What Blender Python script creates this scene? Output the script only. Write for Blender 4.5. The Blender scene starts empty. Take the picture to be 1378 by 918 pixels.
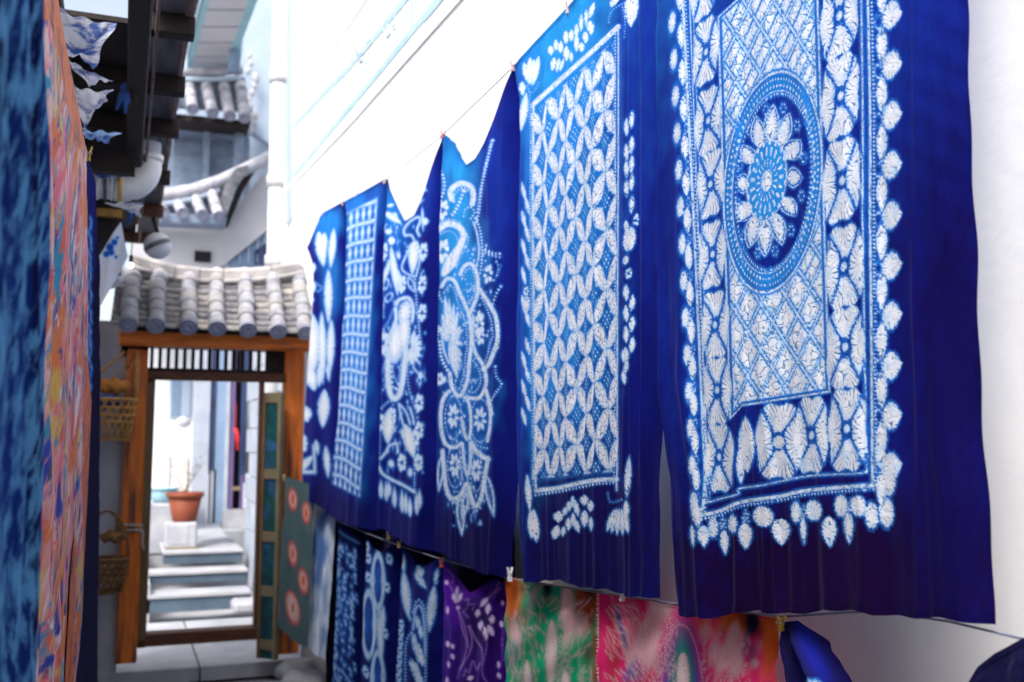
import bpy, math, random
import numpy as np
from mathutils import Vector, Matrix, Euler
random.seed(7); np.random.seed(7)
S = bpy.context.scene
COL = S.collection
# ------------------------------------------------------------------ camera
FPX = 1340.0                                  # focal length in pixels of the 1378 wide photograph
CAM = Vector((0, 0, 1.6))
ROT = Euler((math.radians(96.0), 0, math.radians(-21.25)))
cd = bpy.data.cameras.new('camera'); cam = bpy.data.objects.new('camera', cd); COL.objects.link(cam)
cam.location = CAM; cam.rotation_euler = ROT
cd.sensor_width = 36; cd.lens = 36 * FPX / 1378; cd.clip_end = 500; cd.clip_start = 0.02
cd.dof.use_dof = True; cd.dof.focus_distance = 2.1; cd.dof.aperture_fstop = 3.7
S.camera = cam
# ------------------------------------------------------------------ sky, sun, exposure
SUN = Vector((-0.42, -0.45, 0.79)).normalized()
W = bpy.data.worlds.new('World'); S.world = W; W.use_nodes = True
wn = W.node_tree.nodes; wl = W.node_tree.links
sky = wn.new('ShaderNodeTexSky'); sky.sky_type = 'NISHITA'; sky.sun_disc = False
sky.sun_elevation = math.asin(SUN.z); sky.sun_rotation = math.atan2(SUN.x, SUN.y)
sky.air_density = 1.0; sky.dust_density = 4.0; sky.ozone_density = 1.0
bg = wn['Background']; bg.inputs['Strength'].default_value = 0.13
hz = wn.new('ShaderNodeHueSaturation'); hz.inputs['Saturation'].default_value = 0.55; hz.inputs['Value'].default_value = 1.25   # thin bright overcast
wl.new(sky.outputs[0], hz.inputs['Color']); wl.new(hz.outputs[0], bg.inputs['Color'])
sd = bpy.data.lights.new('sun', 'SUN'); sd.energy = 2.1; sd.angle = math.radians(24); sd.color = (1, 0.965, 0.92)
so = bpy.data.objects.new('sun', sd); COL.objects.link(so); so.location = (-3, -2, 8)
so.rotation_euler = SUN.to_track_quat('Z', 'Y').to_euler()
S.view_settings.view_transform = 'Standard'; S.view_settings.look = 'None'
S.view_settings.exposure = 1.08; S.view_settings.gamma = 1.0
S.render.engine = 'CYCLES'
S.cycles.max_bounces = 8; S.cycles.diffuse_bounces = 5

# ------------------------------------------------------------------ picture <-> place helpers
RM = ROT.to_matrix(); RMn = np.array(RM); CN = np.array(CAM)
def ray(x, y): return RM @ Vector(((x - 689) / FPX, -(y - 459) / FPX, -1))
def onY(x, y, Y):
    d = ray(x, y); return CAM + d * ((Y - CAM.y) / d.y)
def onZ(x, y, Z):
    d = ray(x, y); return CAM + d * ((Z - CAM.z) / d.z)
def onP(x, y, X0, k=0.0):                      # the vertical plane X = X0 + k*Y
    d = ray(x, y); return CAM + d * (X0 / (d.x - k * d.y))
def project(P):
    c = (P - CN) @ RMn
    return 689 + FPX * c[:, 0] / -c[:, 2], 459 - FPX * c[:, 1] / -c[:, 2]

# ------------------------------------------------------------------ objects
WL = {}                                        # world position of every root
def tag(o, label=None, cat=None, group=None, kind=None):
    if label: o['label'] = label
    if cat: o['category'] = cat
    if group: o['group'] = group
    if kind: o['kind'] = kind
    return o
def thing(name, label, cat, loc, group=None):
    o = bpy.data.objects.new(name, None); COL.objects.link(o); o.location = loc
    o.empty_display_size = 0.05; WL[o] = Vector(loc)
    return tag(o, label, cat, group)
def mesh(name, V, F, m, smooth=False):
    me = bpy.data.meshes.new(name); me.from_pydata([tuple(v) for v in V], [], F); me.update()
    if smooth: me.polygons.foreach_set('use_smooth', [True] * len(me.polygons))
    me.materials.append(m); return me
def part(name, VF, m, parent=None, smooth=False, label=None, kind=None, origin=None):
    V, F = VF
    if parent is not None: o0 = WL[parent]
    elif origin is not None: o0 = Vector(origin)
    else:
        a = np.array([tuple(v) for v in V]); o0 = Vector(((a[:, 0].min() + a[:, 0].max()) / 2, (a[:, 1].min() + a[:, 1].max()) / 2, a[:, 2].min()))
    me = mesh(name, [Vector(v) - o0 for v in V], F, m, smooth)
    o = bpy.data.objects.new(name, me); COL.objects.link(o)
    if parent is not None: o.parent = parent
    else: o.location = o0
    WL[o] = Vector(o0)
    if label: o['label'] = label
    if kind: o['kind'] = kind
    return o
def single(name, VF, m, label, cat, group=None, smooth=False): return tag(part(name, VF, m, smooth=smooth), label, cat, group)
def struct(name, VF, m, smooth=False): return part(name, VF, m, smooth=smooth, kind='structure')
def join(*vfs):
    V, F = [], []
    for v, f in vfs:
        n = len(V); V += list(v); F += [tuple(i + n for i in q) for q in f]
    return V, F
BOXF = [(0, 1, 3, 2), (4, 6, 7, 5), (0, 4, 5, 1), (2, 3, 7, 6), (0, 2, 6, 4), (1, 5, 7, 3)]
def box(x0, x1, y0, y1, z0, z1, b=0.0):
    if b <= 0: return [(x, y, z) for x in (x0, x1) for y in (y0, y1) for z in (z0, z1)], BOXF
    c = Vector(((x0 + x1) / 2, (y0 + y1) / 2, (z0 + z1) / 2)); h = (abs(x1 - x0) / 2, abs(y1 - y0) / 2, abs(z1 - z0) / 2)
    return bevbox(c, h, b)
def bevbox(c, h, b):                           # chamfered box, 24 vertices
    V = []; idx = {}
    for sx in (-1, 1):
        for sy in (-1, 1):
            for sz in (-1, 1):
                for ax in range(3):
                    p = [sx * h[0], sy * h[1], sz * h[2]]
                    s = (sx, sy, sz)
                    for q in range(3):
                        if q != ax: p[q] -= s[q] * b
                    idx[(sx, sy, sz, ax)] = len(V); V.append(c + Vector(p))
    F = []
    def oriented(f):
        n = (V[f[1]] - V[f[0]]).cross(V[f[2]] - V[f[0]]); m = sum((V[i] for i in f), Vector()) / len(f) - c
        return tuple(f) if n.dot(m) > 0 else tuple(reversed(f))
    for ax in range(3):
        a, d = [q for q in range(3) if q != ax]
        for s in (-1, 1):
            f = []
            for (i, j) in ((-1, -1), (1, -1), (1, 1), (-1, 1)):
                k = [0, 0, 0]; k[ax] = s; k[a] = i; k[d] = j; f.append(idx[(*k, ax)])
            F.append(oriented(f))
        for i in (-1, 1):
            for j in (-1, 1):
                f = []
                for s in (-1, 1):
                    k = [0, 0, 0]; k[ax] = s; k[a] = i; k[d] = j
                    f.append((idx[(*k, a)], idx[(*k, d)]))
                F.append(oriented([f[0][0], f[0][1], f[1][1], f[1][0]]))
    for sx in (-1, 1):
        for sy in (-1, 1):
            for sz in (-1, 1): F.append(oriented([idx[(sx, sy, sz, ax)] for ax in range(3)]))
    return V, F
def prism(P, d):                               # polygon P extruded by the vector d
    P = [Vector(p) for p in P]; n = len(P); d = Vector(d)
    V = P + [p + d for p in P]
    return V, [tuple(range(n)), tuple(reversed(range(n, 2 * n)))] + [(i, i + n, (i + 1) % n + n, (i + 1) % n) for i in range(n)]
def pxbox(x0, y0, x1, y1, Y, d, b=0.0):        # upright box whose front (facing the alley) stands at Y
    a = onY(x0, y1, Y); c = onY(x1, y0, Y); a2 = onY(x0, y0, Y); c2 = onY(x1, y1, Y)
    return box((a.x + a2.x) / 2, (c.x + c2.x) / 2, Y, Y + d, (a.z + c2.z) / 2, (a2.z + c.z) / 2, b)
def pxpoly(pts, Y, d): return prism([onY(x, y, Y) for x, y in pts], (0, d, 0))
def tube(P, r, n=10, cap=True):
    P = [Vector(p) for p in P]; V = []; F = []; up = None
    R = r if isinstance(r, (list, tuple)) else [r] * len(P)
    for i, p in enumerate(P):
        t = (P[min(i + 1, len(P) - 1)] - P[max(i - 1, 0)]).normalized()
        if up is None: up = t.orthogonal().normalized()
        up = (up - t * up.dot(t)).normalized(); s = t.cross(up)
        for k in range(n):
            a = 2 * math.pi * k / n; V.append(p + (up * math.cos(a) + s * math.sin(a)) * R[i])
    for i in range(len(P) - 1):
        for k in range(n):
            F.append((i * n + k, i * n + (k + 1) % n, (i + 1) * n + (k + 1) % n, (i + 1) * n + k))
    if cap: F += [tuple(reversed(range(n))), tuple(range((len(P) - 1) * n, len(P) * n))]
    return V, F
def lathe(c, prof, n=24, ax=(0, 0, 1)):        # prof: (radius, height) along ax
    q = Vector(ax).to_track_quat('Z', 'Y'); c = Vector(c); V = []; F = []
    for r, h in prof:
        for k in range(n):
            a = 2 * math.pi * k / n; V.append(c + q @ Vector((r * math.cos(a), r * math.sin(a), h)))
    for i in range(len(prof) - 1):
        for k in range(n):
            F.append((i * n + k, i * n + (k + 1) % n, (i + 1) * n + (k + 1) % n, (i + 1) * n + k))
    F += [tuple(reversed(range(n))), tuple(range((len(prof) - 1) * n, len(prof) * n))]
    return V, F
def ball(c, r, sc=(1, 1, 1), n=16):
    pr = [(max(1e-4, math.sin(math.pi * i / n)) * r, -math.cos(math.pi * i / n) * r) for i in range(n + 1)]
    V, F = lathe((0, 0, 0), pr, 2 * n); return [Vector((v.x * sc[0], v.y * sc[1], v.z * sc[2])) + Vector(c) for v in V], F
def grid(nu, nv, fn):
    V = [fn(i / nu, j / nv) for j in range(nv + 1) for i in range(nu + 1)]
    F = [(j * (nu + 1) + i, j * (nu + 1) + i + 1, (j + 1) * (nu + 1) + i + 1, (j + 1) * (nu + 1) + i) for j in range(nv) for i in range(nu)]
    return V, F

# ------------------------------------------------------------------ materials
def M(name, c1, c2=None, sc=6, rough=0.75, bump=0.15, bsc=40, st=(1, 1, 1), c3=None, metal=0.0, spec=0.3, detail=6, pos=0.5, wid=0.25):
    m = bpy.data.materials.new(name); m.use_nodes = True; N = m.node_tree.nodes; L = m.node_tree.links
    b = N['Principled BSDF']; b.inputs['Roughness'].default_value = rough; b.inputs['Metallic'].default_value = metal
    b.inputs['Specular IOR Level'].default_value = spec
    c2 = c2 or tuple(x * 0.7 for x in c1)
    g = N.new('ShaderNodeNewGeometry'); mp = N.new('ShaderNodeMapping'); L.new(g.outputs['Position'], mp.inputs[0]); mp.inputs['Scale'].default_value = st
    n = N.new('ShaderNodeTexNoise'); n.inputs['Scale'].default_value = sc; n.inputs['Detail'].default_value = detail; L.new(mp.outputs[0], n.inputs['Vector'])
    r = N.new('ShaderNodeValToRGB'); L.new(n.outputs[0], r.inputs[0])
    r.color_ramp.elements[0].position = pos - wid; r.color_ramp.elements[0].color = (*c2, 1)
    r.color_ramp.elements[1].position = pos + wid; r.color_ramp.elements[1].color = (*c1, 1)
    out = r.outputs[0]
    if c3:
        n3 = N.new('ShaderNodeTexNoise'); n3.inputs['Scale'].default_value = sc * 0.45; n3.inputs['Detail'].default_value = 8; L.new(mp.outputs[0], n3.inputs['Vector'])
        r3 = N.new('ShaderNodeMapRange'); r3.inputs[1].default_value = 0.5; r3.inputs[2].default_value = 0.68; L.new(n3.outputs[0], r3.inputs[0])
        mx = N.new('ShaderNodeMix'); mx.data_type = 'RGBA'; L.new(r3.outputs[0], mx.inputs[0]); L.new(out, mx.inputs[6]); mx.inputs[7].default_value = (*c3, 1); out = mx.outputs[2]
    L.new(out, b.inputs['Base Color'])
    if bump:
        nb = N.new('ShaderNodeTexNoise'); nb.inputs['Scale'].default_value = bsc; nb.inputs['Detail'].default_value = 5; L.new(mp.outputs[0], nb.inputs['Vector'])
        bp = N.new('ShaderNodeBump'); bp.inputs['Strength'].default_value = bump; bp.inputs['Distance'].default_value = 0.01
        L.new(nb.outputs[0], bp.inputs['Height']); L.new(bp.outputs[0], b.inputs['Normal'])
    return m
m_wall = M('white_plaster', (0.81, 0.80, 0.79), (0.72, 0.72, 0.73), 2.6, 0.85, 0.12, 30, detail=9)
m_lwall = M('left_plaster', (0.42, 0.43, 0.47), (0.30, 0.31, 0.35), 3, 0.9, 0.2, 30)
m_trim = M('pale_painted_line', (0.27, 0.43, 0.51), (0.40, 0.53, 0.58), 5, 0.8, 0.05)
m_edge = M('blue_grey_edge_paint', (0.30, 0.38, 0.46), (0.38, 0.45, 0.52), 3, 0.8, 0.05)
m_ink = M('faint_ink', (0.40, 0.52, 0.60), (0.50, 0.58, 0.64), 9, 0.8, 0)
m_white = M('white_paint', (0.60, 0.60, 0.61), (0.48, 0.49, 0.52), 8, 0.5, 0.05)
m_pvc = M('white_pvc', (0.78, 0.78, 0.77), (0.62, 0.62, 0.62), 12, 0.35, 0.03, spec=0.5)
m_stain = M('yellowed_glue', (0.62, 0.36, 0.07), (0.45, 0.27, 0.08), 14, 0.5, 0.05)
m_clamp = M('pipe_clamp', (0.16, 0.17, 0.19), (0.07, 0.07, 0.08), 30, 0.5, 0.1, metal=0.6)
m_wood = M('orange_stained_wood', (0.74, 0.19, 0.015), (0.42, 0.09, 0.010), 5, 0.5, 0.3, 24, st=(7, 7, 0.8), c3=(0.12, 0.035, 0.015), spec=0.4)
m_beam = M('orange_stained_beam', (0.85, 0.21, 0.014), (0.62, 0.13, 0.010), 5, 0.5, 0.3, 24, st=(0.9, 7, 7), c3=(0.15, 0.04, 0.015), spec=0.4)
m_dark = M('dark_aged_wood', (0.022, 0.012, 0.011), (0.008, 0.006, 0.006), 7, 0.7, 0.3, 30, st=(3, 3, 3))
m_brown = M('brown_timber', (0.13, 0.045, 0.02), (0.06, 0.022, 0.012), 7, 0.6, 0.3, 30, st=(2, 8, 8))
m_plank = M('weathered_sheet', (0.20, 0.20, 0.23), (0.085, 0.085, 0.10), 4, 0.6, 0.25, 40, st=(6, 1, 1), c3=(0.05, 0.05, 0.06))
m_rust = M('rusty_edge', (0.32, 0.24, 0.21), (0.12, 0.06, 0.045), 9, 0.6, 0.2)
m_tile = M('grey_roof_tile', (0.38, 0.38, 0.41), (0.19, 0.19, 0.22), 18, 0.85, 0.9, 70, c3=(0.33, 0.31, 0.29))
m_tile2 = M('dark_grey_pan_tile', (0.26, 0.25, 0.26), (0.07, 0.07, 0.08), 16, 0.85, 0.5, 60, c3=(0.38, 0.35, 0.30))
m_ridge = M('limewashed_ridge', (0.46, 0.43, 0.42), (0.16, 0.155, 0.16), 9, 0.85, 0.5, 50, c3=(0.5, 0.46, 0.44))
m_disc = M('tile_end_disc', (0.27, 0.28, 0.36), (0.17, 0.18, 0.24), 20, 0.8, 0.5, 60)
m_far = M('far_blue_plaster', (0.42, 0.50, 0.60), (0.34, 0.42, 0.52), 3, 0.85, 0.1)
m_farwhite = M('far_white_plaster', (0.50, 0.49, 0.51), (0.40, 0.40, 0.44), 1.5, 0.85, 0.1)
m_fartile = M('far_roof_tile', (0.52, 0.51, 0.54), (0.22, 0.23, 0.28), 9, 0.8, 0.5, 40)
m_farshing = M('far_grey_shingle', (0.25, 0.31, 0.41), (0.15, 0.19, 0.27), 7, 0.8, 0.4, 30)
m_fascia = M('teal_fascia', (0.28, 0.48, 0.52), (0.22, 0.38, 0.44), 6, 0.6, 0.05)
m_rough = M('mossy_tile_edge', (0.22, 0.22, 0.24), (0.07, 0.07, 0.09), 22, 0.9, 0.9, 60)
m_stone = M('grey_paving_stone', (0.40, 0.40, 0.42), (0.27, 0.27, 0.29), 4, 0.6, 0.35, 30, c3=(0.20, 0.20, 0.21))
m_marble = M('pale_marble', (0.42, 0.42, 0.44), (0.26, 0.27, 0.31), 5, 0.6, 0.25, 40, c3=(0.30, 0.30, 0.30))
m_riser = M('blue_grey_riser', (0.085, 0.125, 0.17), (0.055, 0.085, 0.12), 7, 0.6, 0.15, 30)
m_ashlar = M('pale_ashlar', (0.40, 0.43, 0.49), (0.26, 0.30, 0.37), 5, 0.8, 0.3, 30)
m_terra = M('terracotta', (0.22, 0.050, 0.022), (0.17, 0.040, 0.018), 9, 0.6, 0.1)
m_soil = M('soil', (0.05, 0.035, 0.02), (0.02, 0.015, 0.01), 40, 0.95, 0.8, 80)
m_basin = M('pale_blue_ceramic', (0.30, 0.50, 0.56), (0.24, 0.44, 0.52), 10, 0.3, 0.02, spec=0.5)
m_twig = M('twig', (0.16, 0.11, 0.06), (0.09, 0.07, 0.04), 30, 0.8, 0.2)
m_leaf = M('leaf', (0.10, 0.13, 0.05), (0.05, 0.08, 0.03), 20, 0.6, 0.1)
m_navyp = M('navy_paint', (0.035, 0.055, 0.14), (0.02, 0.03, 0.08), 6, 0.5, 0.1)
m_purp = M('purple_paint', (0.14, 0.09, 0.22), (0.10, 0.07, 0.17), 6, 0.5, 0.1)
m_bluep = M('blue_grey_paint', (0.22, 0.31, 0.44), (0.16, 0.24, 0.36), 4, 0.6, 0.1)
m_bark = M('soot_dark_wood', (0.010, 0.007, 0.007), (0.005, 0.004, 0.004), 7, 0.8, 0.2, 30)
m_black = M('dark_room', (0.012, 0.010, 0.016), (0.006, 0.005, 0.008), 5, 0.8, 0)
m_red = M('red_silk', (0.62, 0.03, 0.03), (0.40, 0.015, 0.02), 20, 0.5, 0.2)
m_pink = M('peach_plaster', (0.62, 0.50, 0.46), (0.68, 0.60, 0.56), 4, 0.9, 0.1)
m_basket = M('woven_bamboo', (0.52, 0.28, 0.07), (0.28, 0.13, 0.03), 30, 0.6, 0.3, 80)
m_basketd = M('old_brown_wicker', (0.22, 0.11, 0.035), (0.10, 0.045, 0.015), 30, 0.7, 0.4, 80)
m_rope = M('pale_rope', (0.50, 0.46, 0.42), (0.30, 0.27, 0.24), 60, 0.9, 0.4, 200)
m_line = M('pale_line', (0.70, 0.70, 0.72), (0.6, 0.6, 0.64), 60, 0.8, 0.2)
m_lineL = M('grey_line', (0.20, 0.22, 0.32), (0.14, 0.15, 0.24), 60, 0.8, 0.2)
m_pegp = M('pale_pink_peg', (0.68, 0.46, 0.42), (0.6, 0.4, 0.38), 30, 0.6, 0.1)
m_pego = M('orange_peg', (0.60, 0.13, 0.03), (0.45, 0.09, 0.02), 30, 0.5, 0.1)
m_pegw = M('white_peg', (0.70, 0.70, 0.74), (0.6, 0.6, 0.65), 30, 0.5, 0.1)
m_pegy = M('yellow_peg', (0.60, 0.36, 0.06), (0.5, 0.3, 0.05), 30, 0.5, 0.1)
m_steel = M('steel', (0.5, 0.5, 0.52), (0.4, 0.4, 0.42), 30, 0.35, 0, metal=1.0)
m_olive = M('olive_painted_wood', (0.16, 0.10, 0.045), (0.09, 0.06, 0.03), 7, 0.6, 0.2, 30, st=(5, 5, 1))
m_cream = M('cream_door_rail', (0.21, 0.175, 0.10), (0.13, 0.10, 0.06), 8, 0.6, 0.2)
m_pane = M('painted_teal_pane', (0.012, 0.10, 0.085), (0.008, 0.022, 0.05), 17, 0.35, 0.1, c3=(0.03, 0.10, 0.26))
m_lampg = M('opal_glass', (0.62, 0.62, 0.55), (0.52, 0.52, 0.47), 5, 0.25, 0, spec=0.5)
m_bluecl = M('blue_cloth', (0.03, 0.09, 0.33), (0.015, 0.04, 0.16), 12, 0.9, 0.3)
m_orcl = M('orange_straw', (0.50, 0.20, 0.03), (0.30, 0.10, 0.02), 22, 0.8, 0.5, 70)
m_bulb = bpy.data.materials.new('lit_bulb'); m_bulb.use_nodes = True
_b = m_bulb.node_tree.nodes['Principled BSDF']; _b.inputs['Emission Color'].default_value = (1, 0.95, 0.9, 1); _b.inputs['Emission Strength'].default_value = 2.0; _b.inputs['Base Color'].default_value = (0.8, 0.8, 0.8, 1)

def cloth_mat(name, halo=(0.022, 0.20, 0.70), wax=(0.76, 0.78, 0.82), haloW=4.2, haloA=0.7, vein=1.0, veinsc=60, streak=0.35, rag=1.6, weave=900, trans=0.32, rib=0.0, soft=0.9, pepper=0.0, pepc=(0.5, 0.1, 0.1), pepsc=(120, 45), edge=(0.06, 0.42, 0.82), crk=0.34):
    """Dyed cotton: 'dye' (colour) is the bath plus painted shade, 'wax' (distance to the resist edge) stays white with a paler halo."""
    m = bpy.data.materials.new(name); m.use_nodes = True; N = m.node_tree.nodes; L = m.node_tree.links
    N.remove(N['Principled BSDF']); out = N['Material Output']
    def n(t, **k):
        q = N.new('ShaderNode' + t)
        for a, b in k.items(): setattr(q, a, b)
        return q
    def math_(op, a, b=None, c=None, clamp=False):
        q = n('Math', operation=op, use_clamp=clamp)
        for i, v in enumerate((a, b, c)):
            if v is None: continue
            if isinstance(v, (int, float)): q.inputs[i].default_value = v
            else: L.new(v, q.inputs[i])
        return q.outputs[0]
    def mix(f, a, b):
        q = n('Mix', data_type='RGBA')
        for i, v in ((0, f), (6, a), (7, b)):
            if isinstance(v, tuple): q.inputs[i].default_value = (*v, 1) if len(v) == 3 else v
            elif isinstance(v, (int, float)): q.inputs[i].default_value = v
            else: L.new(v, q.inputs[i])
        return q.outputs[2]
    def rng(v, a, b, c=0.0, d=1.0):
        q = n('MapRange', clamp=True, interpolation_type='SMOOTHSTEP'); L.new(v, q.inputs[0])
        for i, x in enumerate((a, b, c, d)): q.inputs[i + 1].default_value = x
        return q.outputs[0]
    uv = n('UVMap'); uv.uv_map = 'cloth'
    def noise(sc, det=4, st=(1, 1, 1), rough=0.55):
        mp = n('Mapping'); L.new(uv.outputs[0], mp.inputs[0]); mp.inputs['Scale'].default_value = st
        q = n('TexNoise'); q.inputs['Scale'].default_value = sc; q.inputs['Detail'].default_value = det; q.inputs['Roughness'].default_value = rough
        L.new(mp.outputs[0], q.inputs['Vector']); return q
    dye = n('Attribute', attribute_name='dye'); waxa = n('Attribute', attribute_name='wax')  # dye colour also carries painted shade, backlight and highlight
    w = waxa.outputs['Fac']
    e = noise(260, 4); w = math_('ADD', w, math_('MULTIPLY', math_('SUBTRACT', e.outputs[0], 0.5), rag * 2))
    white = rng(w, -0.5 * soft, 1.0 * soft); hal = math_('MULTIPLY', rng(w, -haloW, 0.3), haloA)
    halon = noise(110, 3, (1, 0.6, 1)); hal = math_('MULTIPLY', hal, rng(halon.outputs[0], 0.25, 0.6, 0.45, 1.0))
    # crinkled resist: little dark cracks where the tied cloth took dye
    vo = n('TexVoronoi', feature='DISTANCE_TO_EDGE'); vo.inputs['Scale'].default_value = veinsc; vo.inputs['Randomness'].default_value = 1.0
    wob = noise(70, 3); va = n('VectorMath', operation='MULTIPLY_ADD'); L.new(wob.outputs['Color'], va.inputs[0]); va.inputs[1].default_value = (0.012, 0.012, 0); L.new(uv.outputs[0], va.inputs[2]); L.new(va.outputs[0], vo.inputs['Vector'])
    gate = noise(150, 2); cr = math_('MULTIPLY', rng(vo.outputs[0], 0.10, 0.02), rng(gate.outputs[0], 0.42, 0.54))
    rada = n('Attribute', attribute_name='rad').outputs['Fac']; jit = noise(300, 3)
    rv = math_('MULTIPLY', rng(math_('ADD', rada, math_('MULTIPLY', math_('SUBTRACT', jit.outputs[0], .5), .9)), .30, .72), rng(noise(130, 2).outputs[0], .30, .46))
    cr = math_('MULTIPLY', cr, rng(rada, -1.9, -1.2, 1.0, 0.22)); cr = math_('MAXIMUM', cr, rv)
    cr = math_('MULTIPLY', cr, vein)
    big = noise(1.0, 4, (9, 2.2, 1)); fine = noise(1.0, 3, (170, 26, 1))
    sv = math_('ADD', math_('MULTIPLY', math_('SUBTRACT', big.outputs[0], 0.5), streak * 2), math_('MULTIPLY', math_('SUBTRACT', fine.outputs[0], 0.5), streak * 1.2))
    hsv = n('HueSaturation'); L.new(dye.outputs['Color'], hsv.inputs['Color']); L.new(math_('ADD', sv, 1.0), hsv.inputs['Value'])
    base = hsv.outputs[0]
    if pepper:
        pn = noise(1.0, 5, (*pepsc, 1), 0.65); pn.inputs['Distortion'].default_value = .25; base = mix(math_('MULTIPLY', rng(pn.outputs[0], 0.44, 0.60), pepper), base, pepc)
    col = mix(hal, base, halo)
    sp = noise(420, 2); whitec = mix(rng(sp.outputs[0], 0.4, 0.7), wax, tuple(0.82 * a + 0.18 * b for a, b in zip(wax, halo)))
    whitec = mix(math_('MULTIPLY', rng(w, 4.2 * soft, 0.2), 0.78), whitec, tuple(0.45 * a + 0.55 * b for a, b in zip(wax, edge)))
    col = mix(math_('MULTIPLY', math_('MULTIPLY', white, cr), 0.85), mix(white, col, whitec), mix(crk, base, edge))
    blot = noise(38, 3); col = mix(math_('MULTIPLY', math_('MULTIPLY', white, rng(blot.outputs[0], .48, .72)), 0.30 * vein), col, edge)
    # weave
    wv = n('TexWave', wave_type='BANDS', bands_direction='X'); wv.inputs['Scale'].default_value = weave / 6.28; L.new(uv.outputs[0], wv.inputs['Vector']); wv.inputs['Distortion'].default_value = 1.5
    wh = n('TexWave', wave_type='BANDS', bands_direction='Y'); wh.inputs['Scale'].default_value = weave / 6.28; L.new(uv.outputs[0], wh.inputs['Vector']); wh.inputs['Distortion'].default_value = 1.5
    wr = noise(1.0, 5, (55, 14, 1)); wr2 = noise(34, 4)
    h = math_('ADD', math_('MULTIPLY', math_('ADD', wv.outputs[0], wh.outputs[0]), 0.05 + rib), math_('ADD', math_('MULTIPLY', wr.outputs[0], 0.9), math_('MULTIPLY', wr2.outputs[0], 0.55)))
    h = math_('ADD', h, math_('MULTIPLY', math_('MULTIPLY', cr, white), -0.8))
    bp = n('Bump'); bp.inputs['Strength'].default_value = 0.6; bp.inputs['Distance'].default_value = 0.007; L.new(h, bp.inputs['Height'])
    df = n('BsdfDiffuse'); L.new(col, df.inputs[0]); L.new(bp.outputs[0], df.inputs['Normal'])
    tr = n('BsdfTranslucent'); L.new(col, tr.inputs[0])
    sh = n('BsdfSheen'); sh.inputs['Roughness'].default_value = 0.4; L.new(mix(0.6, col, (0.03, 0.03, 0.05)), sh.inputs[0])
    mx = n('MixShader'); mx.inputs[0].default_value = trans; L.new(df.outputs[0], mx.inputs[1]); L.new(tr.outputs[0], mx.inputs[2])
    ad = n('AddShader'); L.new(mx.outputs[0], ad.inputs[0]); L.new(sh.outputs[0], ad.inputs[1])
    L.new(ad.outputs[0], out.inputs[0]); return m

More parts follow.
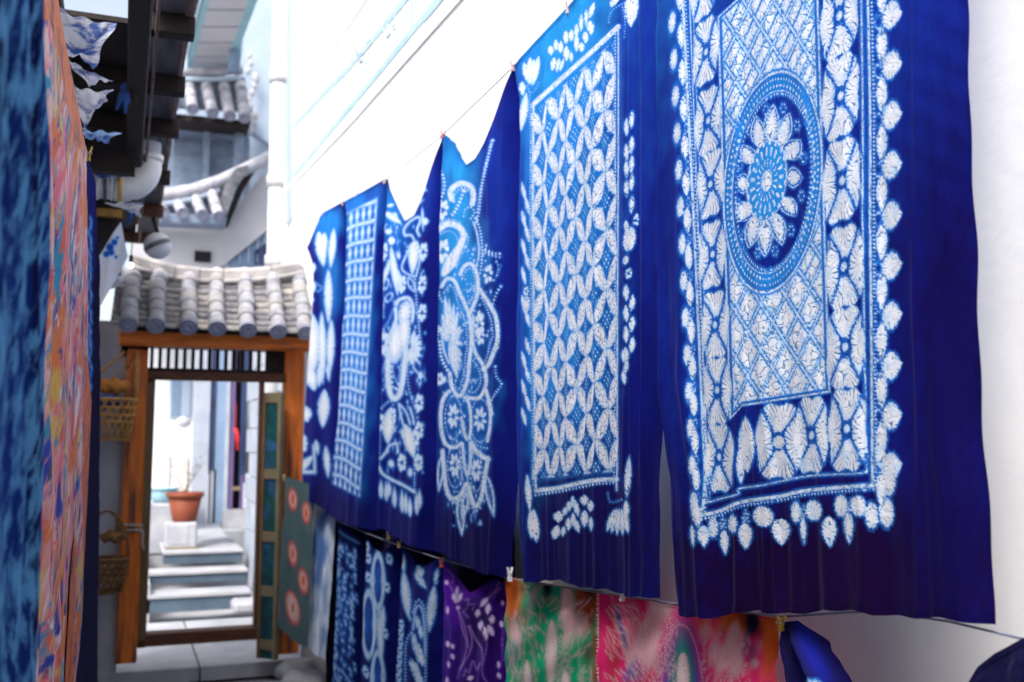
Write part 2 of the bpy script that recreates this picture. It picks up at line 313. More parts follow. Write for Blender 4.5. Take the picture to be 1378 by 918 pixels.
# ------------------------------------------------------------------ cloth sheets
INK = np.array((0.006, 0.009, 0.15))
class Sheet:
    """A hanging cloth traced edge by edge on its own upright plane X = X0 + k*Y; folds push it off the plane."""
    def __init__(s, left, right, top, bottom, X0, k, nu, nv, side=1):
        s.X0, s.k, s.side = X0, k, side
        def yz(pts):
            q = [onP(x, y, X0, k) for x, y in pts]; return np.array([(p.y, p.z) for p in q])
        Lf, Rt, Tp, Bt = map(yz, (left, right, top, bottom))
        v = np.linspace(0, 1, nv + 1)[:, None]; u = np.linspace(0, 1, nu + 1)[None, :]
        def fr(a): t = (a[:, 0] - a[0, 0]) / (a[-1, 0] - a[0, 0]); return t, a[:, 1]
        def sm(u_, a):
            t, z = fr(a); o = np.argsort(t); r = np.interp(u_, t[o], z[o]); return r
        zt = sm(u[0], Tp); zb = sm(u[0], Bt)
        k_ = max(1, nu // 60); ker = np.ones(2 * k_ + 1) / (2 * k_ + 1)
        zt = np.convolve(np.pad(zt, k_, 'edge'), ker, 'valid'); zb = np.convolve(np.pad(zb, k_, 'edge'), ker, 'valid')
        Z = zt[None, :] * (1 - v) + zb[None, :] * v
        def edge(a):                              # y as a function of relative height
            h = (a[0, 1] - a[:, 1]) / (a[0, 1] - a[-1, 1]); return np.interp(v[:, 0], h, a[:, 0])
        Yl, Yr = edge(Lf)[:, None], edge(Rt)[:, None]
        s.U = np.repeat(u, nv + 1, 0); s.V = np.repeat(v, nu + 1, 1)
        wv_ = v * 9; Yl = Yl + .0035 * np.sin(wv_ * 3 + left[0][0]) + .002 * np.sin(wv_ * 7.3); Yr = Yr + .0035 * np.sin(wv_ * 2.6 + right[0][0]) + .002 * np.sin(wv_ * 6.1)
        Z = Z + v ** 4 * (.003 * np.sin(u * 21 + left[0][0]) + .0018 * np.sin(u * 57))
        s.Y = Yl * (1 - u) + Yr * u; s.Z = Z; s.nu, s.nv = nu, nv
        P = np.stack([s.X0 + k * s.Y, s.Y, s.Z], -1).reshape(-1, 3)
        s.PX, s.PY = project(P); n = len(s.PX)
        s.wax = np.full(n, -60.0); s.rad = np.full(n, -2.0); s.pend = None; s.dye = np.tile(INK, (n, 1)).astype(float)
        s.D = np.zeros_like(s.Y); s.rs = np.random.RandomState(int(abs(left[0][0] * 7 + left[0][1] * 3 + len(left))) + 1)
    # ---- folds
    def pleats(s, n, amp, w=0.03, topfade=0.3):
        for _ in range(n):
            c = s.rs.rand(); dr = (s.rs.rand() - .5) * 0.10; ww = w * (0.5 + s.rs.rand()); a = amp * (s.rs.rand() * 1.6 - .6)
            g = np.exp(-((s.U - c - dr * s.V) / ww) ** 2); s.D += a * g * (topfade + (1 - topfade) * s.V ** 0.8)
    def fold(s, pts, w, amp):                   # fold along a traced line
        y = np.array([p[1] for p in pts], float); x = np.array([p[0] for p in pts], float)
        xx = np.interp(s.PY.reshape(s.U.shape), y, x); s.D += amp * np.exp(-((s.PX.reshape(s.U.shape) - xx) / w) ** 2)
    def edges(s, a, w=0.04, r=None): s.D -= a * np.exp(-(s.U / w) ** 2) + (a if r is None else r) * np.exp(-((1 - s.U) / w) ** 2)
    def wrinkle(s, amp=.0011, n=16):
        for _ in range(n):
            kx = 14 + s.rs.rand() * 60; kz = s.rs.randn() * kx * .13; p = s.rs.rand() * 7
            s.D += amp * (40 / (20 + kx)) * np.sin(kx * s.Y + kz * s.Z + p + 1.3 * np.sin(5 * s.Z + p)) * (.5 + .5 * np.sin(3.1 * s.Z + 6 * s.Y + p))
    def belly(s, a): s.D += a * np.sin(np.pi * s.U) * np.sin(np.pi * np.clip(s.V, 0, 1) ** 0.8)
    def settle(s):                              # where every point of the folded cloth really shows, so the print lies on it as traced
        s.wrinkle(); s.D *= np.clip(s.V * 9 + .08, 0, 1); X = s.X0 + s.k * s.Y - s.side * s.D; s.PX, s.PY = project(np.stack([X, s.Y, s.Z], -1).reshape(-1, 3))
    # ---- painting, in traced coordinates
    def sel(s, x0, y0, x1, y1): return np.where((s.PX > x0) & (s.PX < x1) & (s.PY > y0) & (s.PY < y1))[0]
    def put(s, i, val, cut=False):
        if cut: s.wax[i] = np.minimum(s.wax[i], -val)
        else:
            up = val > s.wax[i]; s.rad[i[up]] = -2.0 if s.pend is None else s.pend[up]; s.wax[i] = np.maximum(s.wax[i], val)
        s.pend = None
    def loc(s, i, cx, cy, sh=True):
        k = (600 - cy) / (cx - 165) if sh else 0
        lx = s.PX[i] - cx; return lx, s.PY[i] - cy + k * lx
    def crk(s, lx, ly, a, b, val, amp):
        if amp <= 0: return val
        th = np.arctan2(ly / b, lx / a); n = max(5, int((a + b) * 0.42)); ph = s.rs.rand() * 6
        c = np.abs(np.sin(n * th / 2 + ph + 0.7 * np.sin(3 * th + ph))) ; c = np.clip(1 - c * 3.0, 0, 1)
        rim = 0.25 + 0.75 * np.clip(1 - val / (0.62 * min(a, b)), 0, 1)
        rr = np.hypot(lx / a, ly / b); nn = max(7, int((a + b) * 0.55)); s.pend = np.cos(nn * th + ph + 1.6 * np.sin(2 * th + ph) + 2.2 * np.sin(rr * 3 + ph)) * np.clip(rr * 2.2 - .25, 0, 1)
        return val - amp * c * rim
    def ell(s, cx, cy, a, b, sh=True, crack=0.0, cut=False):
        i = s.sel(cx - a - 12, cy - b - 16 - a, cx + a + 12, cy + b + 16 + a)
        if len(i) == 0: return
        lx, ly = s.loc(i, cx, cy, sh); q = np.sqrt((lx / a) ** 2 + (ly / b) ** 2) + 1e-6
        v = (1 - q) * min(a, b) * np.where(q > 1, 1.2, 1.0); v = s.crk(lx, ly, a, b, v, crack); s.put(i, v, cut)
    def leaf(s, x0, y0, x1, y1, w, p=1.0, crack=0.0, cut=False, ring=0):
        m = w + 12; i = s.sel(min(x0, x1) - m, min(y0, y1) - m, max(x0, x1) + m, max(y0, y1) + m)
        if len(i) == 0: return
        dx, dy = x1 - x0, y1 - y0; L = math.hypot(dx, dy) + 1e-6; t = ((s.PX[i] - x0) * dx + (s.PY[i] - y0) * dy) / L / L
        d = np.abs((s.PX[i] - x0) * dy - (s.PY[i] - y0) * dx) / L; tc = np.clip(t, 0, 1)
        v = w * np.sin(np.pi * tc ** p) ** 0.8 - d - np.maximum(0, np.abs(t - .5) - .5) * L
        if ring: v = ring - np.abs(v - ring)
        if crack: v = s.crk((t - .5) * L, d * np.sign((s.PX[i] - x0) * dy - (s.PY[i] - y0) * dx), L / 2, w, v, crack)
        s.put(i, v, cut)
    def wedge(s, cx, cy, rx, ry, sgn, crack=0.0):          # heart-like petal opening away from the bud
        i = s.sel(cx - rx - 12, cy - ry * 1.6 - 16, cx + rx + 12, cy + ry * 1.6 + 16)
        if len(i) == 0: return
        lx, ly = s.loc(i, cx, cy); t = sgn * ly / ry
        hw = rx * 0.80 * np.clip((t - 0.16) / 0.55, 0, 1) ** 0.7
        top = (0.97 - 0.10 * np.cos(lx / rx * 6.0) - 0.12 * (lx / rx) ** 2 - t) * ry
        v = np.minimum(hw - np.abs(lx) , np.minimum(top * 0.8, (t - 0.16) * ry)); v = s.crk(lx, ly - sgn * ry * .6, rx * .8, ry * .4, v, crack); s.put(i, v)
    def flower4(s, cx, cy, rx, ry, crack=1.5):              # four petals parted by a cross, with a bud
        i = s.sel(cx - rx - 14, cy - ry * 1.6 - 10, cx + rx + 14, cy + ry * 1.6 + 10)
        if len(i) == 0: return
        j = lambda q: (s.rs.rand() - .5) * q
        lx, ly = s.loc(i, cx + j(2), cy + j(3)); lx = lx + 1.2 * np.sin(ly * .11 + j(6)); X, Tt = np.abs(lx) / rx, np.abs(ly) / ry; k = 0.92 + j(.1)
        tb = X < Tt * k
        top = np.minimum((1.02 - 0.06 * np.cos(lx / rx * 6.5) - 0.30 * X ** 2 - Tt) * ry * .8, (.88 - X) * rx)
        side = (.36 * np.sqrt(np.clip(1 - (Tt / .90) ** 2, 0, 1)) - np.abs(X - .64)) * rx
        cross = np.abs(X - Tt * k) * rx * .62 - .8; bud = (np.sqrt((X / .30) ** 2 + (Tt / .24) ** 2) - 1) * rx * .26
        v = np.minimum(np.where(tb, top, side), np.minimum(cross, bud))
        va = s.crk(lx, (Tt - .30) * ry, rx * .75, ry * .62, v, crack); pa = s.pend; vb = s.crk(rx * .95 - np.abs(lx), ly, rx * .6, ry * .8, v, crack); s.pend = np.where(tb, pa, s.pend); s.put(i, np.where(tb, va, vb))
        s.ell(cx, cy, rx * .17, ry * .12, crack=crack * .5)
    def line(s, pts, w, bead=0, off=0.0):
        P = np.array(pts, float); m = w + 12
        if len(P) > 2:                                       # smooth it
            t = np.arange(len(P)); tt = np.linspace(0, len(P) - 1, (len(P) - 1) * 6 + 1); Q = []
            for q in tt:
                a = int(min(q, len(P) - 2)); f = q - a; p0, p1, p2, p3 = P[max(a - 1, 0)], P[a], P[a + 1], P[min(a + 2, len(P) - 1)]
                Q.append(0.5 * (2 * p1 + (p2 - p0) * f + (2 * p0 - 5 * p1 + 4 * p2 - p3) * f * f + (-p0 + 3 * p1 - 3 * p2 + p3) * f ** 3))
            P = np.array(Q)
        i = s.sel(P[:, 0].min() - m, P[:, 1].min() - m, P[:, 0].max() + m, P[:, 1].max() + m)
        if len(i) == 0: return
        best = np.full(len(i), 1e9); arc = np.zeros(len(i)); acc = 0
        for a, b in zip(P[:-1], P[1:]):
            d = b - a; L2 = d @ d + 1e-9; t = np.clip(((s.PX[i] - a[0]) * d[0] + (s.PY[i] - a[1]) * d[1]) / L2, 0, 1)
            dd = np.hypot(s.PX[i] - a[0] - t * d[0], s.PY[i] - a[1] - t * d[1]); c = dd < best; best = np.where(c, dd, best); arc = np.where(c, acc + t * math.sqrt(L2), arc); acc += math.sqrt(L2)
        v = w / 2 - best
        if bead: v = v - (0.5 - 0.5 * np.cos(arc * 2 * np.pi / bead)) * (w * 0.55 + .6)
        s.put(i, v)
    def dline(s, pts, w=3.0, gap=4.5, bead=4.5):            # a plain line with a stitched one beside it
        s.line(pts, w); P = np.array(pts, float); T = np.gradient(P, axis=0); T /= np.linalg.norm(T, axis=1)[:, None] + 1e-9
        s.line(P + np.stack([-T[:, 1], T[:, 0]], 1) * gap, w * .8, bead)
    def ring(s, cx, cy, a, b, w, bead=0, sh=True, arc=None):
        i = s.sel(cx - a - w - 10, cy - b - a - w - 10, cx + a + w + 10, cy + b + a + w + 10)
        if len(i) == 0: return
        lx, ly = s.loc(i, cx, cy, sh); q = np.sqrt((lx / a) ** 2 + (ly / b) ** 2) + 1e-6; th = np.arctan2(ly / b, lx / a)
        sc = np.hypot(a * np.cos(th) * b, b * np.sin(th) * a) / max(a, b); sc = np.hypot(a * np.cos(th), b * np.sin(th)) * 0.5 + min(a, b) * 0.5
        v = w / 2 - np.abs(q - 1) * sc
        if bead: v = v - (0.5 - 0.5 * np.cos(th * round((a + b) * np.pi / bead))) * (w * .55 + .6)
        s.put(i, v)
    def daisy(s, cx, cy, rx, ry, n=8, w=None, r0=0.25, crack=0.8, ph=0.0, outline=0):
        w = w or min(rx, ry) * 1.6 / n * 2
        k = (600 - cy) / (cx - 165)
        for q in range(n):
            a = 2 * math.pi * q / n + ph; c, d = math.cos(a), math.sin(a)
            x0, y0 = cx + rx * r0 * c, cy + ry * r0 * d - k * rx * r0 * c; x1, y1 = cx + rx * c, cy + ry * d - k * rx * c
            s.leaf(x0, y0, x1, y1, w, 0.85, crack)
            if outline: s.leaf(x0, y0, x1, y1, w + outline, 0.85, ring=0.9)
    def tint(s, x, y, rx, ry, col, a=1.0, rot=0.0, pw=1.0, ragged=0.25):
        lx, ly = s.PX - x, s.PY - y; c, d = math.cos(rot), math.sin(rot); X = (lx * c + ly * d) / rx; Y = (-lx * d + ly * c) / ry
        n = sum(np.sin(s.PX * f1 + s.PY * f2 + p) for f1, f2, p in ((.11, .05, 1), (-.07, .13, x), (.19, -.02, y), (.05, .03, 2), (.31, .11, 4))) / 5
        g = np.clip(1.35 - np.sqrt(X * X + Y * Y) * 1.0 + n * ragged, 0, 1) ** pw * a; g = g * g * (3 - 2 * g)
        s.dye = s.dye * (1 - g[:, None]) + np.array(col) * g[:, None]
    # ---- build
    def build(s, name, mat, parent=None, v0=None, v1=None, lift=0.0):
        a = 0 if v0 is None else v0; b = s.nv if v1 is None else v1
        Y, Z, D = s.Y[a:b + 1], s.Z[a:b + 1], s.D[a:b + 1] + lift; X = s.X0 + s.k * Y - s.side * D
        P = np.stack([X, Y, Z], -1).reshape(-1, 3); rows = b - a + 1; nu1 = s.nu + 1
        o0 = WL[parent] if parent is not None else Vector(((P[:, 0].mean()), P[:, 1].mean(), P[:, 2].min()))
        me = bpy.data.meshes.new(name); me.vertices.add(len(P)); me.vertices.foreach_set('co', (P - np.array(o0)).astype(np.float32).ravel())
        idx = np.arange(rows * nu1).reshape(rows, nu1); q = np.stack([idx[:-1, :-1], idx[1:, :-1], idx[1:, 1:], idx[:-1, 1:]], -1).reshape(-1, 4)
        if s.side < 0: q = q[:, ::-1]
        nq = len(q); me.loops.add(nq * 4); me.loops.foreach_set('vertex_index', q.astype(np.int32).ravel())
        me.polygons.add(nq); me.polygons.foreach_set('loop_start', np.arange(nq, dtype=np.int32) * 4); me.polygons.foreach_set('loop_total', np.full(nq, 4, np.int32))
        me.polygons.foreach_set('use_smooth', np.ones(nq, bool)); me.update(calc_edges=True)
        uvl = me.uv_layers.new(name='cloth'); U = np.stack([-Y.ravel(), Z.ravel()], -1)[q.ravel()]; uvl.data.foreach_set('uv', U.astype(np.float32).ravel())
        sl = slice(a * nu1, (b + 1) * nu1)
        at = me.attributes.new('wax', 'FLOAT', 'POINT'); at.data.foreach_set('value', s.wax[sl].astype(np.float32))
        me.attributes.new('rad', 'FLOAT', 'POINT').data.foreach_set('value', s.rad[sl].astype(np.float32))
        ad = me.attributes.new('dye', 'FLOAT_COLOR', 'POINT'); ad.data.foreach_set('color', np.concatenate([np.clip(s.dye[sl], 0, 1), np.ones((len(P), 1))], 1).astype(np.float32).ravel())
        me.materials.append(mat); o = bpy.data.objects.new(name, me); COL.objects.link(o)
        if parent is not None: o.parent = parent
        else: o.location = o0
        WL[o] = Vector(o0); return o
    def cloth(s, name, mat, label, cat, group, hem=True, topband=True):
        nu1 = s.nu + 1; P = (s.X0 + s.k * s.Y.mean(), s.Y.mean(), s.Z.min())
        t = thing(name, label, cat, P, group); s.build('cloth_panel', mat, t)
        rz = (s.Z[0].mean() - s.Z[-1].mean()) / s.nv
        if hem:
            n = max(2, int(0.014 / rz)); s.build('bottom_hem', mat, t, s.nv - n, s.nv, 0.0016)
        if topband:
            n = max(2, int(0.012 / rz)); s.build('top_hem', mat, t, 0, n, 0.0016)
        return t

def T(ox, oy, sc, pts): return [(ox + x / sc, oy + y / sc) for x, y in pts]
# =================================================================== SETTING
XW = 1.33                                     # face of the white wall
XC = 1.15                                     # plane of the upper row of cloths
# ground: one base sheet, paving slabs laid on it
gr = struct('ground', box(-40, 40, -20, 60, -0.30, -0.02), m_stone)
random.seed(3)
slab = []
Y = 3.6
rows = [(3.2, 4.35), (4.35, 5.2), (5.2, 5.95), (5.95, 6.62), (6.62, 7.12)]
for r, (y0, y1) in enumerate(rows):
    x = -0.36 - (0.25 if r % 2 else 0)
    while x < XW:
        w = random.uniform(0.5, 0.78); x1 = min(x + w, XW)
        if x1 > -0.34:
            dz = random.uniform(-0.004, 0.003)
            part('paving_slab', box(max(x, -0.34) + .006, x1 - .006, y0 + .006, y1 - .006, -0.06, dz, 0.006), m_stone, gr)
        x = x1
for (y0, y1) in ((7.28, 8.1), (8.1, 9.2)):
    for (x0, x1) in ((-0.1, 0.55), (0.55, 1.33)):
        part('paving_slab', box(x0 + .006, x1 - .006, y0 + .006, y1 - .006, 0.0, 0.10, 0.006), m_marble, gr)

# ---- right wall
wall = struct('white_wall', box(XW, XW + 0.3, -2.5, 9.5, -0.02, 7.2), m_wall)
NS = [0]
def strip(pts, w, name, m, d=0.012, parent=wall, X=XW):           # painted or moulded band following traced points on the wall
    NS[0] += 1; d = d + NS[0] * .00012
    q = [onP(x, y, X) for x, y in pts]; V = []; F = []
    for i, p in enumerate(q):
        t = (q[min(i + 1, len(q) - 1)] - q[max(i - 1, 0)]).normalized(); nrm = Vector((0, -t.z, t.y)) * w / 2
        V += [Vector((X + .004, p.y, p.z)) + nrm, Vector((X - d, p.y, p.z)) + nrm, Vector((X - d, p.y, p.z)) - nrm, Vector((X + .004, p.y, p.z)) - nrm]
    for i in range(len(q) - 1):
        for k in range(4): F.append((4 * i + k, 4 * i + (k + 1) % 4, 4 * i + 4 + (k + 1) % 4, 4 * i + 4 + k))
    F += [(0, 3, 2, 1), tuple(4 * (len(q) - 1) + k for k in range(4))]
    return part(name, (V, F), m, parent)
strip([(386, 256), (470, 168), (543, 85), (622, -4), (680, -70)], 0.03, 'wall_moulding', m_wall, 0.010)
for pts in ([(396, 236), (490, 122), (596, -8), (640, -62)], [(395, 170), (436, 126), (470, 92), (520, 32), (560, -18)], [(395, 238), (395, 168)],
            [(446, 178), (446, 104)], [(464, 154), (464, 66)], [(555, 46), (555, -20)], [(572, 24), (605, -16)]):
    strip(pts, 0.045, 'painted_frame_line', m_trim, 0.004)
strip([(445, 74), (492, 2), (510, -26)], 0.015, 'painted_frame_line', m_ink, 0.004)
random.seed(11)
for (cx, cy) in ((418, 178), (424, 172), (484, 70), (500, 50), (526, 24)):          # faint brush painting inside the frames
    for k in range(4):
        x, y = cx + random.uniform(-7, 7), cy + random.uniform(-12, 12)
        strip([(x, y), (x + random.uniform(-6, 6), y + random.uniform(5, 14)), (x + random.uniform(-8, 8), y + random.uniform(14, 24))], 0.02, 'brush_stroke', m_ink, 0.004)
for x_, w_ in ((389, .26), (384, .06)): strip([(x_, -60), (x_ + 1, 120), (x_ + 2, 300)], w_, 'painted_edge', m_edge, 0.006)
# downpipe at the far corner of the white wall
a = onY(372, 300, 9.45)
dp = thing('drain_pipe', 'tall white downpipe at the far corner of the white wall above the tiled gate roof', 'pipe', (a.x, 9.45, 0.0))
part('pipe_length', tube([(a.x, 9.45, 0.02), (a.x, 9.45, 7.0)], 0.085, 16), m_white, dp, True)
for y in (105, 245, 352):
    p = onY(372, y, 9.45); part('pipe_collar', tube([(a.x, 9.45, p.z - .05), (a.x, 9.45, p.z + .05)], 0.10, 16), m_white, dp, True)

# ---- left wall, door wall of the gate
struct('left_wall', box(-0.60, -0.36, -2.5, 7.3, -0.02, 3.0), m_wall)
struct('added_rear_wall', box(-0.36, XW, -2.9, -2.5, -0.02, 5.0), m_wall)  # unseen end wall added to limit and bounce light in the alley
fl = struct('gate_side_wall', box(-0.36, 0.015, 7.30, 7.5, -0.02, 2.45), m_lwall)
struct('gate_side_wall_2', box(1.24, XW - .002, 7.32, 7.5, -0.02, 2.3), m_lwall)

# =================================================================== LEFT EAVE (corrugated sheets on dark battens)
ev = thing('lean_to_roof', 'dark timber lean-to eave of grey sheets on brown battens over the left-hand cloths', 'roof', (0, 5, 3.0))
ZE = 3.0
tipy = [(-2300, 300), (-950, 300), (-520, 300), (-270, 295), (-140, 290), (-70, 275), (40, 262), (118, 249), (175, 241), (240, 229), (285, 220), (322, 213)]
bats = []
for (y, x) in tipy:
    p = onZ(x, y, ZE); p.x = onZ(262, 40, ZE).x if y < 40 else p.x; bats.append(p)
    part('batten', box(-0.03 if -100 < y < 60 else -0.36, p.x, p.y - .03, p.y + .03, ZE - .035, ZE + .035, 0.004), m_brown if y > 270 else m_dark, ev)
for i in range(len(bats) - 1):
    y0, y1 = bats[i].y, bats[i + 1].y
    part('roof_sheet', box(0.036, bats[i + 1].x - .03, y0 + .012, y1 - .012, ZE + .038, ZE + .056), m_plank, ev)
    if i != 4 and i != 5: part('roof_sheet', box(-0.36, 0.030, y0 + (.12 if i == 6 else .008), y1 - .008, ZE + .038, ZE + .056), m_dark, ev)
part('edge_strip', box(bats[-1].x - .028, bats[-1].x - .010, bats[4].y, bats[-1].y + .4, ZE + .030, ZE + .062), m_rust, ev)
b0 = onZ(165, 20, 2.95); part('beam', box(-0.035, 0.035, 1.6, 6.2, 2.90, 2.962, 0.006), m_dark, ev)
part('rail', box(0.048, 0.058, 1.6, 6.9, 2.93, 2.962), m_rust, ev)
part('beam', box(-0.30, -0.22, 1.6, 7.2, 2.90, 2.962, 0.006), m_dark, ev)
# square opening frame in the underside
part('trimmer', pxbox(120, 206, 186, 216, 4.6, .06), m_dark, ev)
part('trimmer', pxbox(122, 212, 182, 232, 4.42, .05), m_dark, ev)
part('back_board', box(-0.36, -0.04, 5.3, 5.33, 2.45, 2.90), m_dark, ev)
0 and part('wall_post', box(-0.14, -0.04, 6.6, 6.7, 0.0, 2.90, 0.006), m_dark, ev)

# ---- PVC pipe
Yp = 4.95
pt = onY(197, 176, Yp); pb = onY(198, 215, Yp); ph = onY(165, 252, Yp); pl = onY(100, 250, Yp)
pp = thing('drain_pipe', 'grubby white plastic drain pipe with a bent elbow under the dark eave', 'pipe', (pb.x, Yp, ph.z))
R_ = 0.062
part('pipe_length', tube([(pb.x, Yp, pb.z + .035), (pb.x, Yp, 3.3)], R_, 20), m_pvc, pp, True)
arc = [(pb.x, Yp, pb.z + .04)] + [(pb.x - 0.11 + 0.11 * math.cos(t), Yp, ph.z + 0.11 - 0.11 * math.sin(t)) for t in np.linspace(0, math.pi / 2, 12)]
arc[0] = (pb.x, Yp, ph.z + 0.16); part('elbow', tube(arc + [(pb.x - .14, Yp, ph.z)], R_ * 1.10, 20), m_pvc, pp, True)
part('collar', tube([(pb.x, Yp, ph.z + .135), (pb.x, Yp, ph.z + .165)], R_ * 1.2, 20), m_pvc, pp, True)
part('glued_joint', tube([(pb.x - .125, Yp, ph.z), (pb.x - .105, Yp, ph.z)], R_ * 1.18, 20), m_stain, pp, True)
part('pipe_length', tube([(pb.x - .13, Yp, ph.z), (pl.x, Yp, ph.z)], R_, 20), m_pvc, pp, True)
for dx in (0.145, 0.205, 0.235):
    part('pipe_ring', tube([(pb.x - dx, Yp, ph.z), (pb.x - dx - .012, Yp, ph.z)], R_ * 1.10, 20), m_pvc, pp, True)
part('clamp', tube([(pb.x - .17, Yp, ph.z), (pb.x - .185, Yp, ph.z)], R_ * 1.14, 20), m_clamp, pp, True)
part('clamp_bolt', box(pb.x - .187, pb.x - .165, Yp - .09, Yp - .065, ph.z + .02, ph.z + .045, .003), m_clamp, pp)
# round vent and opal globe
p = onY(212, 331, 6.2)
vt = thing('round_vent', 'white round vent cowl with a grey band beyond the end of the eave', 'vent', (p.x, 6.2, p.z - .09))
part('cowl', ball(p, 0.080, (1, .8, 1)), m_white, vt, True)
q0 = [Vector((p.x + .096 * math.cos(t) , 6.2 - .080 * math.sin(t) * .0 - .078 * abs(math.cos(t * .0)) , p.z)) for t in (0,)]
V, F = lathe(p, [(0.079, -.012), (0.0815, -.007), (0.0815, .007), (0.079, .012)], 28, (0.45, -0.1, -0.9)); part('band', (V, F), m_clamp, vt, True)
part('bracket', tube([p + Vector((0, 0.02, .08)), (p.x - .03, 6.25, 2.96)], .012, 8), m_dark, vt)
p = onY(146, 368, 5.6)
gl = thing('globe_lamp', 'unlit opal globe lamp behind the blue and white hanging square', 'lamp', (p.x, 5.6, p.z - .09))
part('globe', ball(p, 0.083), m_lampg, gl, True); part('fitting', tube([p + Vector((0, 0, .075)), p + Vector((0, 0, .13))], .03, 14), m_clamp, gl, True)
part('rod', tube([p + Vector((0, 0, .12)), (p.x, 5.6, 2.96)], .008, 8), m_dark, gl)
p = onY(176, 357, 6.3)
sb = thing('light_bulb', 'small lit bulb glowing under the dark eave above the gate tiles', 'bulb', (p.x, 6.3, p.z - .02))
part('glass', ball(p, .017), m_bulb, sb, True); part('holder', tube([p + Vector((0, 0, .014)), p + Vector((0, 0, .06))], .011, 10), m_dark, sb, True)
part('wire', tube([p + Vector((0, 0, .055)), (p.x + .01, 6.3, 2.96)], .003, 6), m_dark, sb)

# =================================================================== GATE
GY = 7.2
gate = thing('gateway', 'small orange timber gateway with a grey tiled roof and slatted transom at the alley end', 'gate', (0.6, GY, 0))
part('post', pxbox(163, 470, 192, 893, GY, 0.13, .008), m_wood, gate)
part('post', pxbox(379, 470, 406, 880, GY + .02, 0.13, .008), m_wood, gate)
part('inner_post', pxbox(192, 500, 203, 872, GY + .06, 0.10, .004), m_olive, gate)  # narrow olive strip beside the left post
part('eave_beam', pxbox(160, 446, 420, 468, GY - .16, 0.12, .012), m_beam, gate)
part('inner_beam', pxbox(190, 463, 392, 470, GY + .03, 0.12), m_dark, gate)
# transom: dark board with slots = top, bottom rails and bars
part('transom_rail', pxbox(190, 497, 386, 505, GY + .05, 0.06), m_dark, gate)
part('transom_rail', pxbox(192, 501, 386, 513, GY + .02, 0.05, .004), m_brown, gate)
part('transom_end', pxbox(189, 466, 196, 500, GY + .05, 0.05), m_dark, gate)
part('transom_end', pxbox(363, 466, 388, 500, GY + .05, 0.05), m_dark, gate)
bx = 202.0; first = None
for i in range(15):
    q = pxbox(bx, 465, bx + 4.8, 500, GY + .055, 0.03)
    part('transom_bar', q, m_dark, gate); bx += 11.1
part('door_jamb', pxbox(346, 512, 352, 860, GY + .05, 0.10, .004), m_brown, gate)
part('threshold', pxbox(190, 849, 352, 866, GY + .02, 0.14, .008), m_brown, gate, label='worn dark threshold beam')
part('bracket_arm', pxbox(163, 462, 200, 480, GY + .10, .08), m_dark, gate)
# door leaves: left one edge on, right one opened towards the alley with painted panes
def leaf_door(x0px, x1px, ya, yb, panes, side):
    A = onY(x0px, 860, GY); B = onY(x1px, 860, GY + side)
    d = Vector((B.x - A.x, B.y - A.y, 0)); L = d.length; d.normalize(); nrm = Vector((-d.y, d.x, 0))
    def slabp(s0, s1, z0, z1, t0, t1):
        V = [Vector((A.x, A.y, 0)) + d * (s * L) + nrm * t + Vector((0, 0, z)) for s in (s0, s1) for t in (t0, t1) for z in (z0, z1)]; return V, BOXF
    f = bpy.data.objects.new('door_leaf', None); COL.objects.link(f); f.parent = gate; WL[f] = WL[gate].copy(); f.empty_display_size = .05
    z0, z1 = 0.15, 1.97
    part('stile', slabp(0, .16, z0, z1, -.02, .02), m_olive, f); part('stile', slabp(.84, 1, z0, z1, -.02, .02), m_cream, f)
    zs = [z1] + panes + [z0]
    for z in panes + [z1 - .02, z0 + .11]: part('rail', slabp(.16, .84, z - .05, z + .02, -.019, .019), m_cream, f)
    for a_, b_ in zip(zs[:-1], zs[1:]): part('pane', slabp(.16, .84, b_, a_, -.008, .008), m_pane, f)
leaf_door(348, 373, 0, 0, [1.42, 0.99, 0.62], -.12)
part('door_edge', pxbox(191, 514, 203, 862, GY + .01, .03, .004), m_olive, gate)
# --- roof
def R3(s, t, up=0.0):                          # s along the eave 0..1 (left to right), t 0 at the eave .. 1 at the ridge
    e0, e1 = onY(168, 437, GY - .30), onY(414, 448, GY - .30)
    r0, r1 = onY(176, 368, GY + .22), onY(404, 372, GY + .22)
    p = e0.lerp(e1, s).lerp(r0.lerp(r1, s), t); p.z += 0.035 * (2 * s - 1) ** 2 * 0.8 * t - 0.03 * math.sin(math.pi * t) * .6
    nrm = Vector((0, -0.62, 0.78)); return p + nrm * up
rf = bpy.data.objects.new('roof', None); COL.objects.link(rf); rf.parent = gate; WL[rf] = WL[gate].copy()
part('roof_deck', grid(10, 6, lambda u, v: R3(u * 1.02 - .01, v, -0.035)), m_dark, rf)
part('soffit_board', prism([R3(-.01, 0.02, -.05), R3(1.01, 0.02, -.05), R3(1.01, 0.02, -.015), R3(-.01, 0.02, -.015)], (0, .03, 0)), m_dark, rf)
cols = [0.015, 0.165, 0.335, 0.495, 0.66, 0.825, 0.985]
random.seed(5)
def half_tile(s, t0, t1, r0, r1):
    V = []; F = []; n = 10
    A = R3(s, t0, 0.0); B = R3(s, t1, 0.0); ax = (B - A).normalized(); sx = Vector((1, 0, 0)); sx = (sx - ax * sx.dot(ax)).normalized(); up = sx.cross(ax)
    if up.z < 0: up = -up
    for P, r in ((A, r0), (A + ax * .004, r0 + .004), (B, r1)):
        for k in range(n + 1):
            th = math.pi * (k / n) * 1.2 - 0.1 * math.pi; V.append(P + sx * math.cos(th) * r + up * (math.sin(th) * r + .012))
    for j in range(2):
        for k in range(n): a = j * (n + 1) + k; F.append((a, a + 1, a + n + 2, a + n + 1))
    F.append(tuple(reversed(range(n + 1)))); return (V, F), A, ax, up
